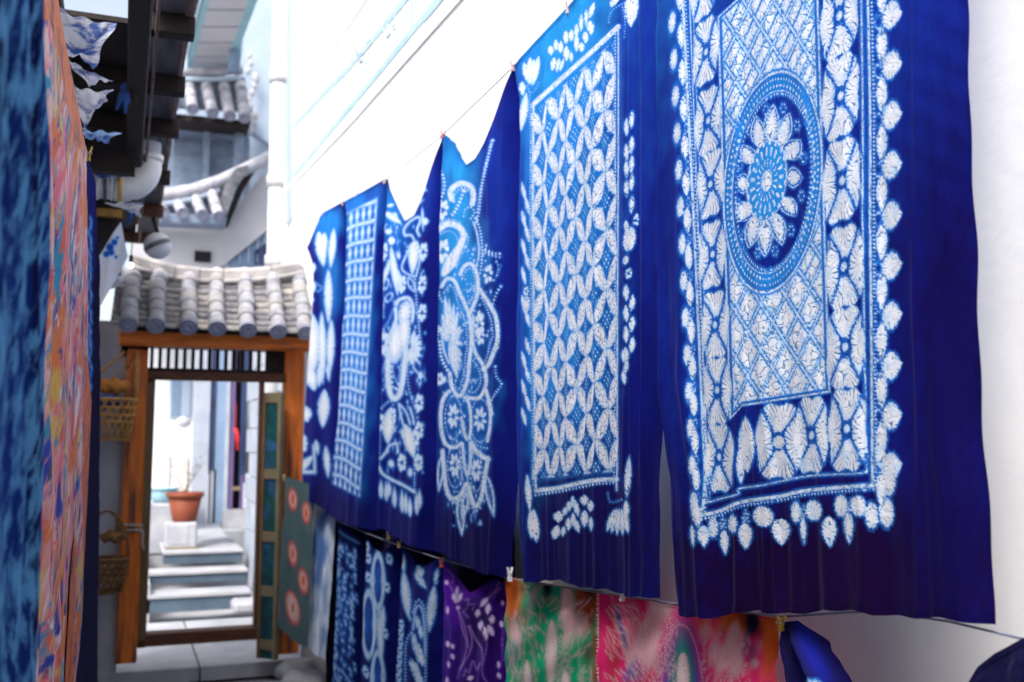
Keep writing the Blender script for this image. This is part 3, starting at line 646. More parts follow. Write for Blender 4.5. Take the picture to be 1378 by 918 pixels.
for s in cols:
    jx = random.uniform(-.006, .006)
    for k in range(5):
        t0 = k / 5 + random.uniform(-.01, .01); r = 0.056 + random.uniform(-.003, .003)
        vf, A, ax, up = half_tile(s + jx + random.uniform(-.004, .004), t0, t0 + .225, r, r - .008)
        part('cover_tile', vf, m_tile, rf, True)
    vf, A, ax, up = half_tile(s + jx, 0, .1, .058, .05)
    c = A + up * .010 - ax * .004
    dsk = lathe(c, [(0.060, 0), (0.060, .014), (0.054, .017), (0.050, .011), (0.040, .011), (0.036, .015), (0.018, .015), (0.014, .011), (0.002, .013)], 20, -ax)
    part('tile_end', dsk, m_disc, rf, True)
for i in range(7):
    if i == 0: sa, sb_ = -0.075, cols[0]
    else: sa, sb_ = cols[i - 1], cols[i]
    n = 9
    for k in range(n):
        t0 = k / n; t1 = (k + 1.35) / n; j = random.uniform(-.008, .008)
        V = []
        for tt, dz in ((t0 + j, .022), (t1, .0)):
            for q in range(5):
                u = q / 4; V.append(R3(sa + (sb_ - sa) * u, tt, dz - 0.018 * math.sin(math.pi * u)))
        V += [v - Vector((0, -.008, .013)) for v in V[:5]]
        F = [(q, q + 1, q + 6, q + 5) for q in range(4)] + [(q + 10, q + 11, q + 1, q) for q in range(4)]
        part('pan_tile', (V, F), m_tile2, rf, True)
# ridge blocks, slightly upswept
rp = [(176, 352), (205, 360), (235, 367), (268, 371), (300, 372), (332, 371), (364, 368), (404, 362)]
for i in range(len(rp) - 1):
    a = onY(*rp[i], GY + .20); b = onY(*rp[i + 1], GY + .20); d = (b - a).normalized() * .003; h = .052 + random.uniform(-.004, .004)
    V = []
    for p in (a + d, b - d):
        for (yy, zz) in ((-.055, -.028), (-.06, .03), (-.035, h), (.035, h), (.06, .03), (.055, -.028)): V.append(p + Vector((0, yy, zz)))
    F = [(k, k + 6, (k + 1) % 6 + 6, (k + 1) % 6) for k in range(6)] + [(0, 1, 2, 3, 4, 5), (11, 10, 9, 8, 7, 6)]
    part('ridge_block', (V, F), m_ridge, rf)
    a2, b2 = a + Vector((0, -.075, -.05)), b + Vector((0, -.075, -.05))
    part('ridge_tile', tube([a2 + d, b2 - d], .020, 8), m_ridge, rf, True)
a = onY(183, 362, GY + .2)
# rope tied round the left post
p0 = onY(163, 706, GY); p1 = onY(192, 706, GY)
rope = []
for k in range(34):
    t = k / 33 * 2 * math.pi * 2.3; cx = (p0.x + p1.x) / 2; rope.append((cx + .088 * math.cos(t), GY + .065 + .082 * math.sin(t), p0.z + .012 * math.sin(t * .5) - k * .0012))
rope += [(p1.x + .004, GY - .03, p0.z - .05), (p1.x - .0, GY - .032, p0.z - .12), (p1.x + .012, GY - .03, p0.z - .17)]
single('tied_rope', tube(rope, .008, 7), m_rope, 'pale rope knotted round the left gate post', 'rope', smooth=True)

# =================================================================== BASKETS
def basket(cx, cy_top, cy_bot, rpx, Y, m, label, gridn=18, open_top=True):
    p = onY(cx, cy_bot, Y); q = onY(cx, cy_top, Y); r = (onY(cx + rpx, cy_bot, Y) - p).length; h = q.z - p.z
    t = thing('basket', label, 'basket', (p.x, Y, p.z))
    def pos(a, v): rr = r * (0.78 + 0.24 * v ** 0.7); return Vector((p.x + rr * math.cos(a), Y + rr * 0.8 * math.sin(a), p.z + h * v))
    V, F = lathe(p, [(r * .75, 0), (r * .78, .008)], 24); part('base', (V, F), m, t)
    for v in (0.02, .45, .62, .8, 1.0): part('hoop', tube([pos(2 * math.pi * k / 28, v) for k in range(29)], .007 if v < 1 else .012, 6, False), m, t, True)
    for k in range(gridn):
        for sg in (-1, 1): part('cane', tube([pos(2 * math.pi * k / gridn + sg * w_ * .9, w_) for w_ in np.linspace(0, 1, 6)], .0055, 5), m, t, True)
    hd = [pos(math.pi, 1) + (pos(0, 1) - pos(math.pi, 1)) * (0.5 - 0.5 * math.cos(u)) + Vector((0, 0, math.sin(u) * h * 1.4)) for u in np.linspace(0, math.pi, 18)]
    return t, p, r, h, hd
t, p, r, h, hd = basket(145, 538, 593, 36, 7.0, m_basket, 'open weave yellow bamboo basket holding a blue cloth, hung left of the gate post', 20)
# sloping rim up to the post
part('handle', tube([p + Vector((r * .95, 0, h * .9)), p + Vector((r * 1.02, 0, h * 1.5)), p + Vector((r * .95, -.01, h * 2.2)), onY(172, 495, 7.0)], [.012, .016, .013, .008], 8), m_basket, t, True)
part('handle', tube([p + Vector((-r * .9, 0, h * .9)), p + Vector((-r * .5, 0, h * 1.6)), p + Vector((r * .5, 0, h * 2.2)), onY(171, 498, 7.0)], .009, 8), m_basket, t, True)
V, F = ball(p + Vector((-.02, 0, h * .95)), r * .72, (1, .8, .38)); V = [v + Vector((0, 0, .012 * math.sin(v.x * 70) * math.cos(v.y * 60))) for v in V]
single('folded_cloth', (V, F), m_bluecl, 'crumpled blue cloth lying in the yellow bamboo basket', 'cloth', smooth=True)
s1 = onY(152, 520, 7.02)
V, F = ball(s1, 0.085, (1.35, .6, .62)); V = [v + Vector((0, 0, .010 * math.sin(v.x * 90 + v.z * 50))) for v in V]
sh = thing('straw_bundle', 'orange straw hat shaped bundle hung on the post above the blue cloth', 'bundle', (s1.x, 7.02, s1.z - .05))
part('crown', (V, F), m_orcl, sh, True)
part('cord', tube([s1 + Vector((.02, 0, .04)), onY(168, 492, 7.1)], .005, 6), m_basket, sh, True)
t, p, r, h, hd = basket(140, 752, 798, 30, 7.0, m_basketd, 'low brown wicker basket hung by the foot of the gate post', 18)
part('handle', tube(hd, .008, 6), m_basketd, t, True)
part('cord', tube([hd[9], onY(166, 706, 7.1)], .005, 6), m_basketd, t, True)
c = onY(152, 722, 7.0)
V, F = ball(c, .075, (1.1, .7, .55)); V = [v + Vector((0, 0, .008 * math.sin(v.x * 90))) for v in V if True]
g = thing('gourd_scoop', 'small brown gourd scoop tied to the post above the low wicker basket', 'scoop', (c.x, 7.0, c.z - .05))
part('bowl', (V, F), m_basketd, g, True); part('handle', tube([c + Vector((.04, 0, .02)), onY(158, 696, 7.02), onY(164, 690, 7.1)], [.022, .012, .006], 8), m_basketd, g, True)

# =================================================================== BEYOND THE GATE
F0 = 0.105
def zy(y, z): d = ray(270, y); return CAM.y + d.y * ((z - CAM.z) / d.z)
y1 = zy(822, F0); st = thing('stone_steps', 'three pale stone steps with blue-grey risers beyond the gate', 'steps', (0.7, y1, F0))
zz = F0; ys = [(822, 798, 783.6, 196, 336), (783.6, 768, 756.6, 196, 332), (757.5, 741, 704, 220, 326)]
Yf = y1; tops = []
for i, (yb, yt, yback, xl, xr) in enumerate(ys):
    ztop = onY(270, yt, Yf).z
    A = onY(xl, yb, Yf).x; B = onY(xr, yb, Yf).x
    part('riser', box(A, B, Yf, Yf + .3, zz, ztop - .035), m_riser, st)
    depth = 0.34 if i < 2 else 2.6
    part('tread', box(A - .01, B + .01, Yf - .02, Yf + depth, ztop - .034, ztop, .006), m_marble, st)
    tops.append((Yf, ztop)); zz = ztop
    if i < 2: Yf = max(Yf + .2, zy(ys[i + 1][0], ztop))
PZ = tops[-1][1]; PY0 = tops[-1][0]
struct('courtyard_ground', box(-1.5, 0.28 + .0, y1, 16, -.02, F0 + .25), m_marble)
struct('courtyard_ground_2', box(0.282, 3.2, PY0 + 2.5, 18, -.02, PZ - .01), m_marble)
p = onY(336, 800, y1 - .1)
part('kerb_stone', box(p.x - .16, p.x + .10, y1 - .30, y1 + .5, F0 - .01, F0 + .10, .03), m_marble, st)
# walls of the courtyard
struct('side_wall', box(onY(333, 700, 11.4).x + .27, 3.4, 9.6, 11.4, 0, 3.6), m_ashlar)
sw = thing('stone_wall', 'pale grey block wall right of the steps seen through the gate', 'wall', (1.15, 10.0, 0))
xs = onY(333, 700, 11.4).x
z = F0 - .02; r_ = 0
random.seed(9)
while z < 2.5:
    h_ = random.uniform(.26, .34); yy = 9.25 - (0.2 if r_ % 2 else 0)
    while yy < 11.4:
        w_ = random.uniform(.45, .7); part('stone_block', box(xs + random.uniform(0, .010), xs + .25, max(yy, 9.2), yy + w_ - .008, z, z + h_ - .008, .006), m_ashlar, sw); yy += w_
    z += h_; r_ += 1
HY = 11.9
hs = thing('courtyard_house', 'pale blue house front with navy shutters and a dark doorway beyond the steps', 'house', (0.9, HY, PZ))
def hp(name, x0, y0, x1, y1_, m, dy=0, d=.06, b=0, lb=None): return part(name, pxbox(x0, y0, x1, y1_, HY + dy, d, b), m, hs, label=lb)
hp('wall_panel', 262, 440, 282, 706, m_ashlar, -.05, .3); hp('wall_panel', 290, 440, 312, 704, m_bluep, .0, .2)
hp('shutter', 282, 440, 290, 632, m_navyp, -.02, .1); hp('wall_panel', 282, 632, 290, 706, m_ashlar, .0, .2)
hp('door_jamb', 304, 440, 309, 690, m_ashlar, -.04, .1); hp('door_frame', 311, 440, 316, 690, m_purp, -.05, .1)
hp('doorway', 316, 440, 325, 686, m_black, .10, .1); hp('shutter', 325, 440, 333, 650, m_navyp, -.06, .08); hp('door_frame', 323, 640, 327, 695, m_purp, -.07, .08)
hp('sill', 312, 655, 326, 660, m_cream, -.06, .1); hp('plinth', 300, 686, 345, 712, m_marble, -.12, .3)
c = onY(317, 578, HY - .2)
rl = thing('red_lantern', 'small red silk hanging ornament in the dark doorway beyond the gate', 'ornament', (c.x, HY - .2, c.z - .3))
part('bow', ball(c, .026, (1.2, .6, .7)), m_red, rl, True); part('tassel', tube([c, c + Vector((.02, 0, -.05)), c + Vector((.03, 0, -.24))], [.014, .026, .018], 10), m_red, rl, True)
part('cord', tube([c, c + Vector((0, 0, .3))], .004, 6), m_red, rl)
BY = 14.0
bw = thing('courtyard_wall', 'bright white courtyard wall with a pale blue window beyond the potted plant', 'wall', (0.4, BY, F0))
part('wall_panel', pxbox(150, 380, 264, 700, BY, .3), m_wall, bw)
part('window', pxbox(228, 505, 258, 563, BY - .02, .06), m_far, bw); part('pane', pxbox(231, 508, 243, 560, BY - .03, .05), m_bluep, bw)
part('pane', pxbox(245, 508, 256, 560, BY - .03, .05), m_far, bw)
part('peach_panel', pxbox(214, 612, 228, 655, BY - .03, .08), m_pink, bw); part('peach_panel', pxbox(236, 616, 252, 660, BY - .03, .08), m_pink, bw)
p = onY(247, 568, BY - .3); single('wall_lamp', ball(p, .09, (1, .7, .8)), m_white, 'small white dome lamp on the courtyard wall under the blue window', 'lamp', smooth=True)
# pot on its block
PT = PY0 + .42
b0, b1 = onY(222, 737, PT - .2), onY(266, 703, PT - .2)
sk = thing('stone_block', 'low white carved stone block carrying the terracotta pot', 'stone block', ((b0.x + b1.x) / 2, PT, PZ))
part('block', box(b0.x, b1.x, PT - .2, PT + .18, PZ, b1.z, .02), m_marble, sk); part('recess_panel', box(b0.x + .05, b1.x - .09, PT - .206, PT - .19, PZ + .05, b1.z - .03, .005), m_marble, sk)
part('foot', box(b0.x + .0, b1.x + .01, PT - .21, PT + .19, PZ - .001, PZ + .025, .004), m_cream, sk)
pa, pb_ = onY(222, 663, PT), onY(273, 663, PT); pc = onY(248, 701, PT); r1 = (pb_.x - pa.x) / 2; hh = pa.z - b1.z
pot = thing('plant_pot', 'terracotta plant pot with a wide rim standing on the white stone block', 'plant pot', (pc.x, PT, b1.z))
cc = (pc.x, PT, b1.z + .001)
part('body', lathe(cc, [(r1 * .60, 0), (r1 * .64, .01), (r1 * .90, hh * .84), (r1 * .82, hh * .84), (r1 * .58, .02)], 28), m_terra, pot, True)
part('rim', lathe(cc, [(r1 * .88, hh * .82), (r1 * .99, hh * .83), (r1 * 1.02, hh), (r1 * .9, hh * 1.0), (r1 * .86, hh * .84)], 28), m_terra, pot, True)
part('soil', lathe((pc.x, PT, b1.z + hh * .86), [(r1 * .84, 0), (r1 * .80, .012)], 20), m_soil, pot)
pl_ = thing('potted_plant', 'sparse shrub of thin twigs with a few small leaves in the terracotta pot', 'plant', (pc.x, PT, b1.z + hh * .87))
random.seed(21)
for k in range(6):
    x = pc.x + random.uniform(-.04, .04); P = [Vector((x, PT, b1.z + hh * .86))]
    a = random.uniform(-.9, .9)
    for q in range(5): P.append(P[-1] + Vector((a * .08 + random.uniform(-.02, .02), random.uniform(-.02, .02), random.uniform(.06, .10))))
    part('stem', tube(P, [.004, .0035, .003, .0028, .002, .0015], 5), m_twig, pl_, True)
    for q in range(7):
        c = P[random.randint(2, 5)] + Vector((random.uniform(-.03, .03), random.uniform(-.03, .03), random.uniform(-.02, .03))); s_ = random.uniform(.018, .034); a2 = random.uniform(0, 6)
        d = Vector((math.cos(a2), .4 * math.sin(a2), random.uniform(-.3, .8))) * s_; e = Vector((-math.sin(a2) * .5, .5, .3)) * s_ * .6
        part('leaf', ([c, c + d * .5 + e, c + d, c + d * .5 - e], [(0, 1, 2, 3)]), m_leaf, pl_)
p = onY(219, 700, PY0 + 1.3); single('stone', box(p.x - .18, p.x + .16, PY0 + 1.1, PY0 + 1.5, F0 + .25, onY(219, 676, PY0 + 1.3).z, .03), m_marble, 'pale square stone behind and left of the terracotta pot', 'stone')
p = onY(219, 672, PY0 + 1.3); zt_ = onY(219, 652, PY0 + 1.3).z
bs = thing('basin', 'pale blue glazed basin standing behind the terracotta pot', 'basin', (p.x, PY0 + 1.3, p.z + .02))
part('bowl', lathe((p.x, PY0 + 1.3, onY(219, 676, PY0 + 1.3).z + .001), [(.09, 0), (.12, .02), (.17, .15), (.15, .15), (.10, .03)], 24), m_basin, bs, True)
part('rim', lathe((p.x, PY0 + 1.3, onY(219, 676, PY0 + 1.3).z + .15), [(.165, 0), (.19, .005), (.19, .02), (.15, .02)], 24), m_basin, bs, True)

# =================================================================== ROOFS ABOVE THE GATE
FY = 12.4
fb = thing('tiered_building', 'blue-grey building with three stacked tiled eaves rising behind the gate', 'building', (1.2, FY, 0))
def fp(name, x0, y0, x1, y1_, m, dy=0, d=.1, b=0): return part(name, pxbox(x0, y0, x1, y1_, FY + dy, d, b), m, fb)
def fpoly(name, pts, m, dy=0, d=.1): return part(name, pxpoly(pts, FY + dy, d), m, fb)
fp('wall', 170, -60, 372, 420, m_far, .9, .3)
fpoly('white_cornice', [(176, 296), (300, 300), (356, 232), (372, 232), (372, 300), (302, 356), (176, 380)], m_farwhite, -.2, .5)
fp('dark_vent', 262, 338, 284, 352, m_black, -.24, .1)
fpoly('window_frame', [(310, 352), (372, 296), (372, 356), (310, 356)], m_bluep, -.12, .2)
for x in (322, 334, 346, 356): fp('mullion', x, 352 - (x - 308) * .85, x + 1.5, 354, m_far, -.16, .03)
fpoly('window_pane', [(342, 338), (372, 318), (372, 356), (342, 356)], m_navyp, -.16, .05)
# roof slope seen between the two eaves: rows of wavy shingles
for r in range(5):
    for (xa, xb) in ((196, 232), (233, 274), (281, 320), (328, 336)):
        y = 172 + 19 * r + (xa - 230) * .06; n = 10; up = []; dn = []
        for q in range(n + 1): x = xa + (xb - xa) * q / n; up.append((x, y)); dn.append((x, y + 18.5 + (1.6 if q % 2 else 0)))
        part('shingle_row', pxpoly(up + dn[::-1], FY + .55 - .07 * r, .05), m_farshing, fb)
fp('valley_strip', 274, 168, 281, 268, m_farshing, .15, .2)
p = onY(322, 172, FY + .1); q = onY(320, 236, FY + .1)
part('vent_pipe', tube([p, q], .06, 12), m_farshing, fb, True); part('pipe_cap', tube([p + Vector((0, 0, .0)), p + Vector((0, 0, .06))], .075, 12), m_white, fb, True)
# carved gable beside the tile ends
fpoly('gable_board', [(330, 60), (348, 20), (360, 0), (372, 0), (372, 200), (330, 170)], m_far, .5, .2)
random.seed(4)
for k in range(11):
    x, y = random.uniform(333, 345), 75 + k * 10; c = onY(x, y, FY + .35); part('carved_scroll', ball(c, random.uniform(.04, .07), (.7, .5, 1.2), 8), m_farwhite, fb, True)
def rollrow(tops, bots, Yt, Yb, rpx, dy_end=True):
    for (tx, ty), (bx_, by) in zip(tops, bots):
        a = onY(tx, ty, Yt); b = onY(bx_, by, Yb); r = (onY(bx_ + rpx, by, Yb) - b).length
        for s in range(3):
            A = a.lerp(b, s / 3); B = a.lerp(b, (s + 1.15) / 3 if s < 2 else 1.0); part('cover_tile', tube([A, B], [r * .86, r], 12), m_fartile, fb, True)
        d = (b - a).normalized(); part('tile_end', lathe(b + d * .003, [(r * 1.02, 0), (r * 1.02, .02), (r * .8, .02), (r * .7, .012), (.01, .014)], 16, d), m_disc, fb, True)
rollrow([(228, 112), (254, 110), (276, 108), (300, 108), (322, 104)], [(232, 143), (259, 146), (286, 151), (309, 155), (329, 158)], FY + .1, FY - .35, 8.5)
fpoly('tile_bed', [(205, 108), (330, 104), (336, 150), (205, 142)], m_farshing, .05, .06)
fpoly('eave_underside', [(205, 150), (338, 163), (336, 171), (205, 158)], m_dark, -.2, .4)
fpoly('eave_board', [(205, 156), (334, 170), (334, 186), (205, 172)], m_farshing, .3, .2)
part('ridge_roll', tube([onY(205, 98, FY), onY(240, 98, FY), onY(290, 97, FY), onY(326, 93, FY)], .055, 12), m_fartile, fb, True)
part('ridge_band', tube([onY(205, 107, FY - .02), onY(300, 107, FY - .02), onY(328, 104, FY - .02)], .035, 8), m_far, fb, True)
# third eave sweeping up to the right
R = [(196, 262), (225, 262), (260, 256), (296, 244), (330, 228), (366, 210)]
P = [onY(x, y, FY - .5) for x, y in R]
part('ridge_roll', tube(P, .075, 12), m_fartile, fb, True)
part('ridge_band', tube([onY(x, y + 12, FY - .5) for x, y in R[:4]], .04, 8), m_far, fb, True)
rollrow([(212, 272), (238, 272), (262, 264), (284, 256)], [(220, 285), (246, 286), (272, 288), (294, 290)], FY - .45, FY - .9, 8.0)
fpoly('tile_bed', [(200, 268), (250, 266), (300, 250), (300, 286), (200, 286)], m_farshing, -.42, .06)
fpoly('gable_edge', [(290, 290), (302, 250), (318, 226), (334, 222), (318, 246), (304, 292)], m_rough, -.6, .3)
fpoly('gable_underside', [(304, 294), (320, 250), (338, 222), (352, 216), (330, 250), (308, 302)], m_dark, -.45, .3)
fpoly('eave_underside', [(196, 288), (306, 292), (304, 302), (196, 298)], m_farshing, -.55, .3)
# topmost eave: panelled soffit running away towards the alley end
so_ = thing('panelled_eave', 'pale panelled soffit with teal fascia of the topmost roof on the upper left', 'roof', (1.0, 11, 6.3))
ZS = 6.3
L0, L1 = onZ(285, -10, ZS), onZ(257, 96, ZS); Q0, Q1 = onZ(338, -10, ZS), onZ(300, 96, ZS)
for i in range(5):
    a0, a1 = i / 5, (i + 1) / 5 - .02
    V = [L0.lerp(L1, a0), Q0.lerp(Q1, a0), Q0.lerp(Q1, a1), L0.lerp(L1, a1)]
    part('soffit_panel', prism(V, (0, 0, .03)), m_farwhite, so_)
part('fascia', prism([L0, L1, L1 + Vector((-.05, 0, .0)), L0 + Vector((-.05, 0, 0))], (0, 0, .22)), m_fascia, so_)
part('fascia', prism([Q0, Q1, Q1 + Vector((.09, 0, 0)), Q0 + Vector((.09, 0, 0))], (0, 0, .02)), m_fascia, so_)
part('backing_board', prism([L0 + Vector((0, 0, .04)), Q0 + Vector((0, 0, .04)), Q1 + Vector((0, 0, .04)), L1 + Vector((0, 0, .04))], (0, 0, .05)), m_bluep, so_)
random.seed(8)
for i in range(16):
    a = L0.lerp(L1, i / 16) + Vector((-.16, 0, .20)); b = L0.lerp(L1, (i + 1.2) / 16) + Vector((-.16, 0, .20))
    part('edge_tile', tube([a, b], [.10, .085], 9), m_rough, so_, True)
p = onY(318, 60, 11.9); q = onY(314, 96, 11.9)
part('wall_pipe', tube([onY(320, 44, 11.9), q], .07, 10), m_bluep, so_, True)

# =================================================================== CLOTHS
UP = 'batik cloths pegged in a row on the upper line'
LO = 'cloths pegged on the lower line under the batiks'
K1 = cloth_mat('indigo_batik')
K1s = cloth_mat('indigo_batik_soft', haloW=3.6, rag=1.2, vein=.7, soft=1.4, veinsc=45)
K1n = cloth_mat('indigo_batik_fine', haloW=3.4, rag=1.5, vein=1.0, veinsc=60, crk=.15, haloA=.6)
CY = (0.012, 0.17, 0.52); CYL = (0.02, 0.27, 0.62); MB = (0.008, 0.028, 0.28)

# ---------- cloth 6: mandala
s = Sheet([(868, -120), (878, 0), (882, 300), (884, 520), (899, 660), (912, 831)], [(1283, -560), (1287, 0), (1295, 200), (1306, 450), (1322, 842)],
          [(868, -120), (1283, -560)], [(912, 831), (960, 829), (1000, 825), (1090, 823), (1170, 823), (1250, 832), (1322, 842)], XC - .02, 0, 270, 620)
s.fold([(992, 500), (993, 700), (990, 835)], 5, .006); s.fold([(884, 0), (892, 400), (905, 700), (922, 835)], 7, .012)
for x in (1035, 1070, 1087, 1165, 1182, 1240): s.fold([(x - 4, 640), (x, 835)], 5 + (x % 3), .005)
s.D *= 1; s.pleats(26, 0.0066, .018, .25); s.pleats(6, 0.0190, .07, .5); s.edges(.020, .03); s.D += .003 * np.sin(s.U * 60 + 4 * np.sin(s.V * 5)) * s.V
s.settle()
s.tint(900, -20, 160, 210, CY, .55, ragged=.5); s.tint(1100, 40, 260, 260, MB, .7); s.tint(960, 300, 120, 400, MB, .6)
s.tint(1120, 790, 340, 150, (0.010, .003, .035), .95); s.tint(1280, 560, 80, 520, (0.006, .004, .06), .8)  # dark purple at the foot is shade painted into the dye
lf = lambda y: 919 + (y if y < 0 else y) * .0495 - max(0, y - 300) * .006      # beaded border, left
lb = [(lf(y), y) for y in range(-200, 700, 60)] + [(945, 690)]
s.line(lb, 3.6, 0); s.line([(x + 3.6, y) for x, y in lb], 3.0, 5.2)
th = [(928 + y * .038, y) for y in range(-200, 660, 60)] + [(949, 676)]
s.line(th, 1.9); s.line([(x + 4.5, y) for x, y in th], 1.3)
s.line([(x, y) for x, y in [(1157, -200), (1159, 0), (1161, 150), (1161, 300), (1164, 500), (1167, 635)]], 2.6)
s.line([(1166, -200), (1168, 0), (1171, 150), (1171, 300), (1173, 500), (1174, 655)], 3.6); s.line([(1171, -200), (1173, 0), (1176, 150), (1176, 300), (1178, 500), (1178, 652)], 4.2, 5.5)
bb = [(945, 693), (968, 688), (993, 677), (1020, 672), (1050, 668), (1080, 661), (1130, 656), (1175, 653)]
s.line(bb, 5.0); s.line([(x, y + 5.5) for x, y in bb], 4.0, 4.6)
s.line([(949, 677), (970, 671), (993, 665), (994, 658), (1020, 654), (1050, 648), (1085, 641), (1130, 638), (1158, 637), (1167, 632)], 2.2)
for y in (-112, -20, 70, 162, 248, 342, 437, 525, 615):
    cx = 950 + max(0, y - 70) * .033 - (70 - y if y < 70 else 0) * .04; s.flower4(cx, y, 17.5 + y * .003, 43 + y * .004, 2.2)
for y in (-208, -92, 21, 129, 243, 359, 467, 577): s.flower4(1129 + y * .018, y, 25.5, 55, 2.6)
s.flower4(1048, 595, 31, 50, 3.0); s.ell(1048, 595, 8, 9, crack=1); s.flower4(1092, 586, 22, 51, 2.4)
s.leaf(1003, 560, 1006, 636, 11, crack=3); s.leaf(996, 600, 997, 652, 6, crack=2)
# lozenge panel round the mandala
i = s.sel(955, -260, 1125, 575); px, py = s.PX[i], s.PY[i]
xl = 966 + (py) * .030; xr = 1100 + py * .030; a = (px - xl) / (xr - xl)
yt = -95 + (1 - a) * 118 - 0; yb_ = 563 - np.clip(a * 8, 0, 1) * 15 - 21 * a
edge_ = np.minimum(np.minimum(px - xl, xr - px), np.minimum(py - yt, (yb_ - py)))
lx = px - 1040; ly = py - 245 + .40 * lx; q = np.sqrt((lx / 66) ** 2 + (ly / 146) ** 2)
kx = (px - 1040); f1 = (py + kx * (.42 + 1.75)) / 62.0; f2 = (py + kx * (.42 - 1.95)) / 62.0
def ld(f, sc=62.0 / 2.1): return np.abs(f - np.round(f)) * sc
d1, d2 = ld(f1), ld(f2); d3 = np.abs(f1 * 2 - np.round(f1 * 2)) * 15.0
dm = np.minimum(d1, d2); wob_ = 1.2 * np.sin(px * .9 + py * .35) + 1.0 * np.sin(py * .8 - px * .4)
val = np.maximum(1.5 - dm, np.minimum(dm - 2.9, np.where(py > 380, 60, d3 - 0.9)) + 0.35 * wob_)
val = np.minimum(val, edge_ - 4.5); val = np.maximum(val, 1.4 - np.abs(edge_)); val = np.minimum(val, (q - 1.03) * 60)
s.put(i, np.where(edge_ > -4, val, -60)); g_ = np.zeros(len(s.PX)); g_[i] = np.clip(edge_ / 6, 0, 1) * (q > 1.0)
s.dye = s.dye * (1 - .55 * g_[:, None]) + np.array(CYL) * .55 * g_[:, None]
# mandala rings
i = s.sel(965, 60, 1115, 430); lx = s.PX[i] - 1040; ly = s.PY[i] - 245 + .40 * lx; q = np.sqrt((lx / 66) ** 2 + (ly / 146) ** 2)
band = np.clip(1 - np.abs(q - .895) / .12, 0, 1) ** .6; s.dye[i] = s.dye[i] * (1 - .8 * band[:, None]) + np.array(CYL) * .8 * band[:, None]
s.ring(1040, 245, 66, 146, 2.8); s.ring(1040, 245, 61, 137, 3.6, 6); s.ring(1040, 245, 56.5, 128, 4.4, 7.5); s.ring(1040, 245, 55, 121, 1.5); s.ring(1041, 245, 51.0, 117, 3.4, 5)
for n_, ph in ((12, .13),):
    for k in range(12):
        a_ = 2 * math.pi * k / 12 + ph; c, d = math.cos(a_), math.sin(a_); kk = .40
        tipx, tipy_ = 1035 + 43 * c, 243 + 97 * d - kk * 43 * c; bx0, by0 = 1033 + 27 * c, 243 + 52 * d - kk * 27 * c
        w_ = 8.2 - .5 * abs(d)
        s.leaf(bx0, by0, tipx, tipy_, w_ * (1 if abs(d) > .4 else 1.25), .8, crack=2.6); s.leaf(bx0 - 2 * c, by0, tipx + 3 * c, tipy_ + 5 * d, (w_ + 3.4) * (1 if abs(d) > .4 else 1.25), .8, ring=1.1)
        ex, ey = 1037 + 45 * math.cos(a_ + .26), 243 + 98 * math.sin(a_ + .26) - kk * 44 * math.cos(a_ + .26)
        for r_ in range(6): s.ell(ex + 3.4 * math.cos(r_ * 1.05), ey + 6 * math.sin(r_ * 1.05), 1.1, 1.6, False)
i = s.sel(1000, 170, 1070, 320); lx = s.PX[i] - 1032; ly = s.PY[i] - 243 + .40 * lx; q = np.sqrt((lx / 26) ** 2 + (ly / 52) ** 2); th_ = np.arctan2(ly / 52, lx / 26)
rad = np.cos(th_ * 19 + 2.6 * np.floor(q * 3.4)); v = np.where(q < 1, rad * 1.9 * np.clip((q - .30) * 6, 0, 1) - .3 - 2.2 * (np.abs((q * 3.4) % 1 - .5) > .40), -60)
v = np.where(q < .30, (0.30 - q) * 30 - 1.2 * (np.cos(th_ * 4) > .93), v); s.wax[i] = np.where(q < 1.0, v, s.wax[i])
s.dye[i] = np.where((q < 1)[:, None], np.array(CYL), s.dye[i]); s.ring(1032, 243, 26.5, 53, 2.2)
# outer petals
for k in range(-4, 14):
    y = 30 + 49.7 * k; x = 904.5 + (y - 30) * .045; s.ell(x, y, 5.2, 14, crack=1.6)
    y2 = 48 + 49.7 * k; x2 = 914.5 + y2 * .034; s.leaf(x2, y2 - 19, x2 + 1, y2 + 18, 5.5, crack=1.6)
    y3 = y2 + 25; x3 = 918.5 + y3 * .030
    for r_ in range(7): s.ell(x3 + 2.2 * math.cos(r_ * .9), y3 + 6.0 * math.sin(r_ * .9), .9, 1.6, False)
for k in range(-4, 10):
    y = 20 + 67.5 * k; s.ell(1199, y, 11.5, 19, crack=2.6); s.leaf(1196, y, 1214, y - 4, 12, .75, crack=1)
    y2 = 62 + 66.3 * k; s.leaf(1187, y2 - 25, 1186, y2 + 25, 7.5, .8, crack=2.4)
    for r_ in range(10): s.ell(1182 + 5.2 * math.cos(r_ * .63), y2 + 34 + 9 * math.sin(r_ * .63), 1.2, 1.7, False)
for (x, y, a_, b_) in ((960, 710, 7, 14), (986, 705, 6.5, 12), (1027, 695, 14, 14), (1071, 689, 7, 14), (1095, 687, 11, 14), (1132, 681, 9, 15), (1155, 681, 10.5, 14), (1173, 694, 9, 18), (1193, 690, 10, 20), (1196, 642, 10, 26), (1185, 608, 7, 22)):
    s.ell(x, y, a_, b_, crack=3)
for (x, y, a_, b_) in ((947, 722, 8, 15), (934, 690, 4, 16), (932, 722, 3.5, 15), (975, 730, 6, 17), (1003, 722, 9.5, 18), (1051, 716, 12.5, 18), (1081, 715, 4.2, 19), (1116, 716, 10, 21), (1142, 711, 6.5, 21)):
    s.leaf(x - 1, y - b_, x + 1, y + b_, a_, .75, crack=3)
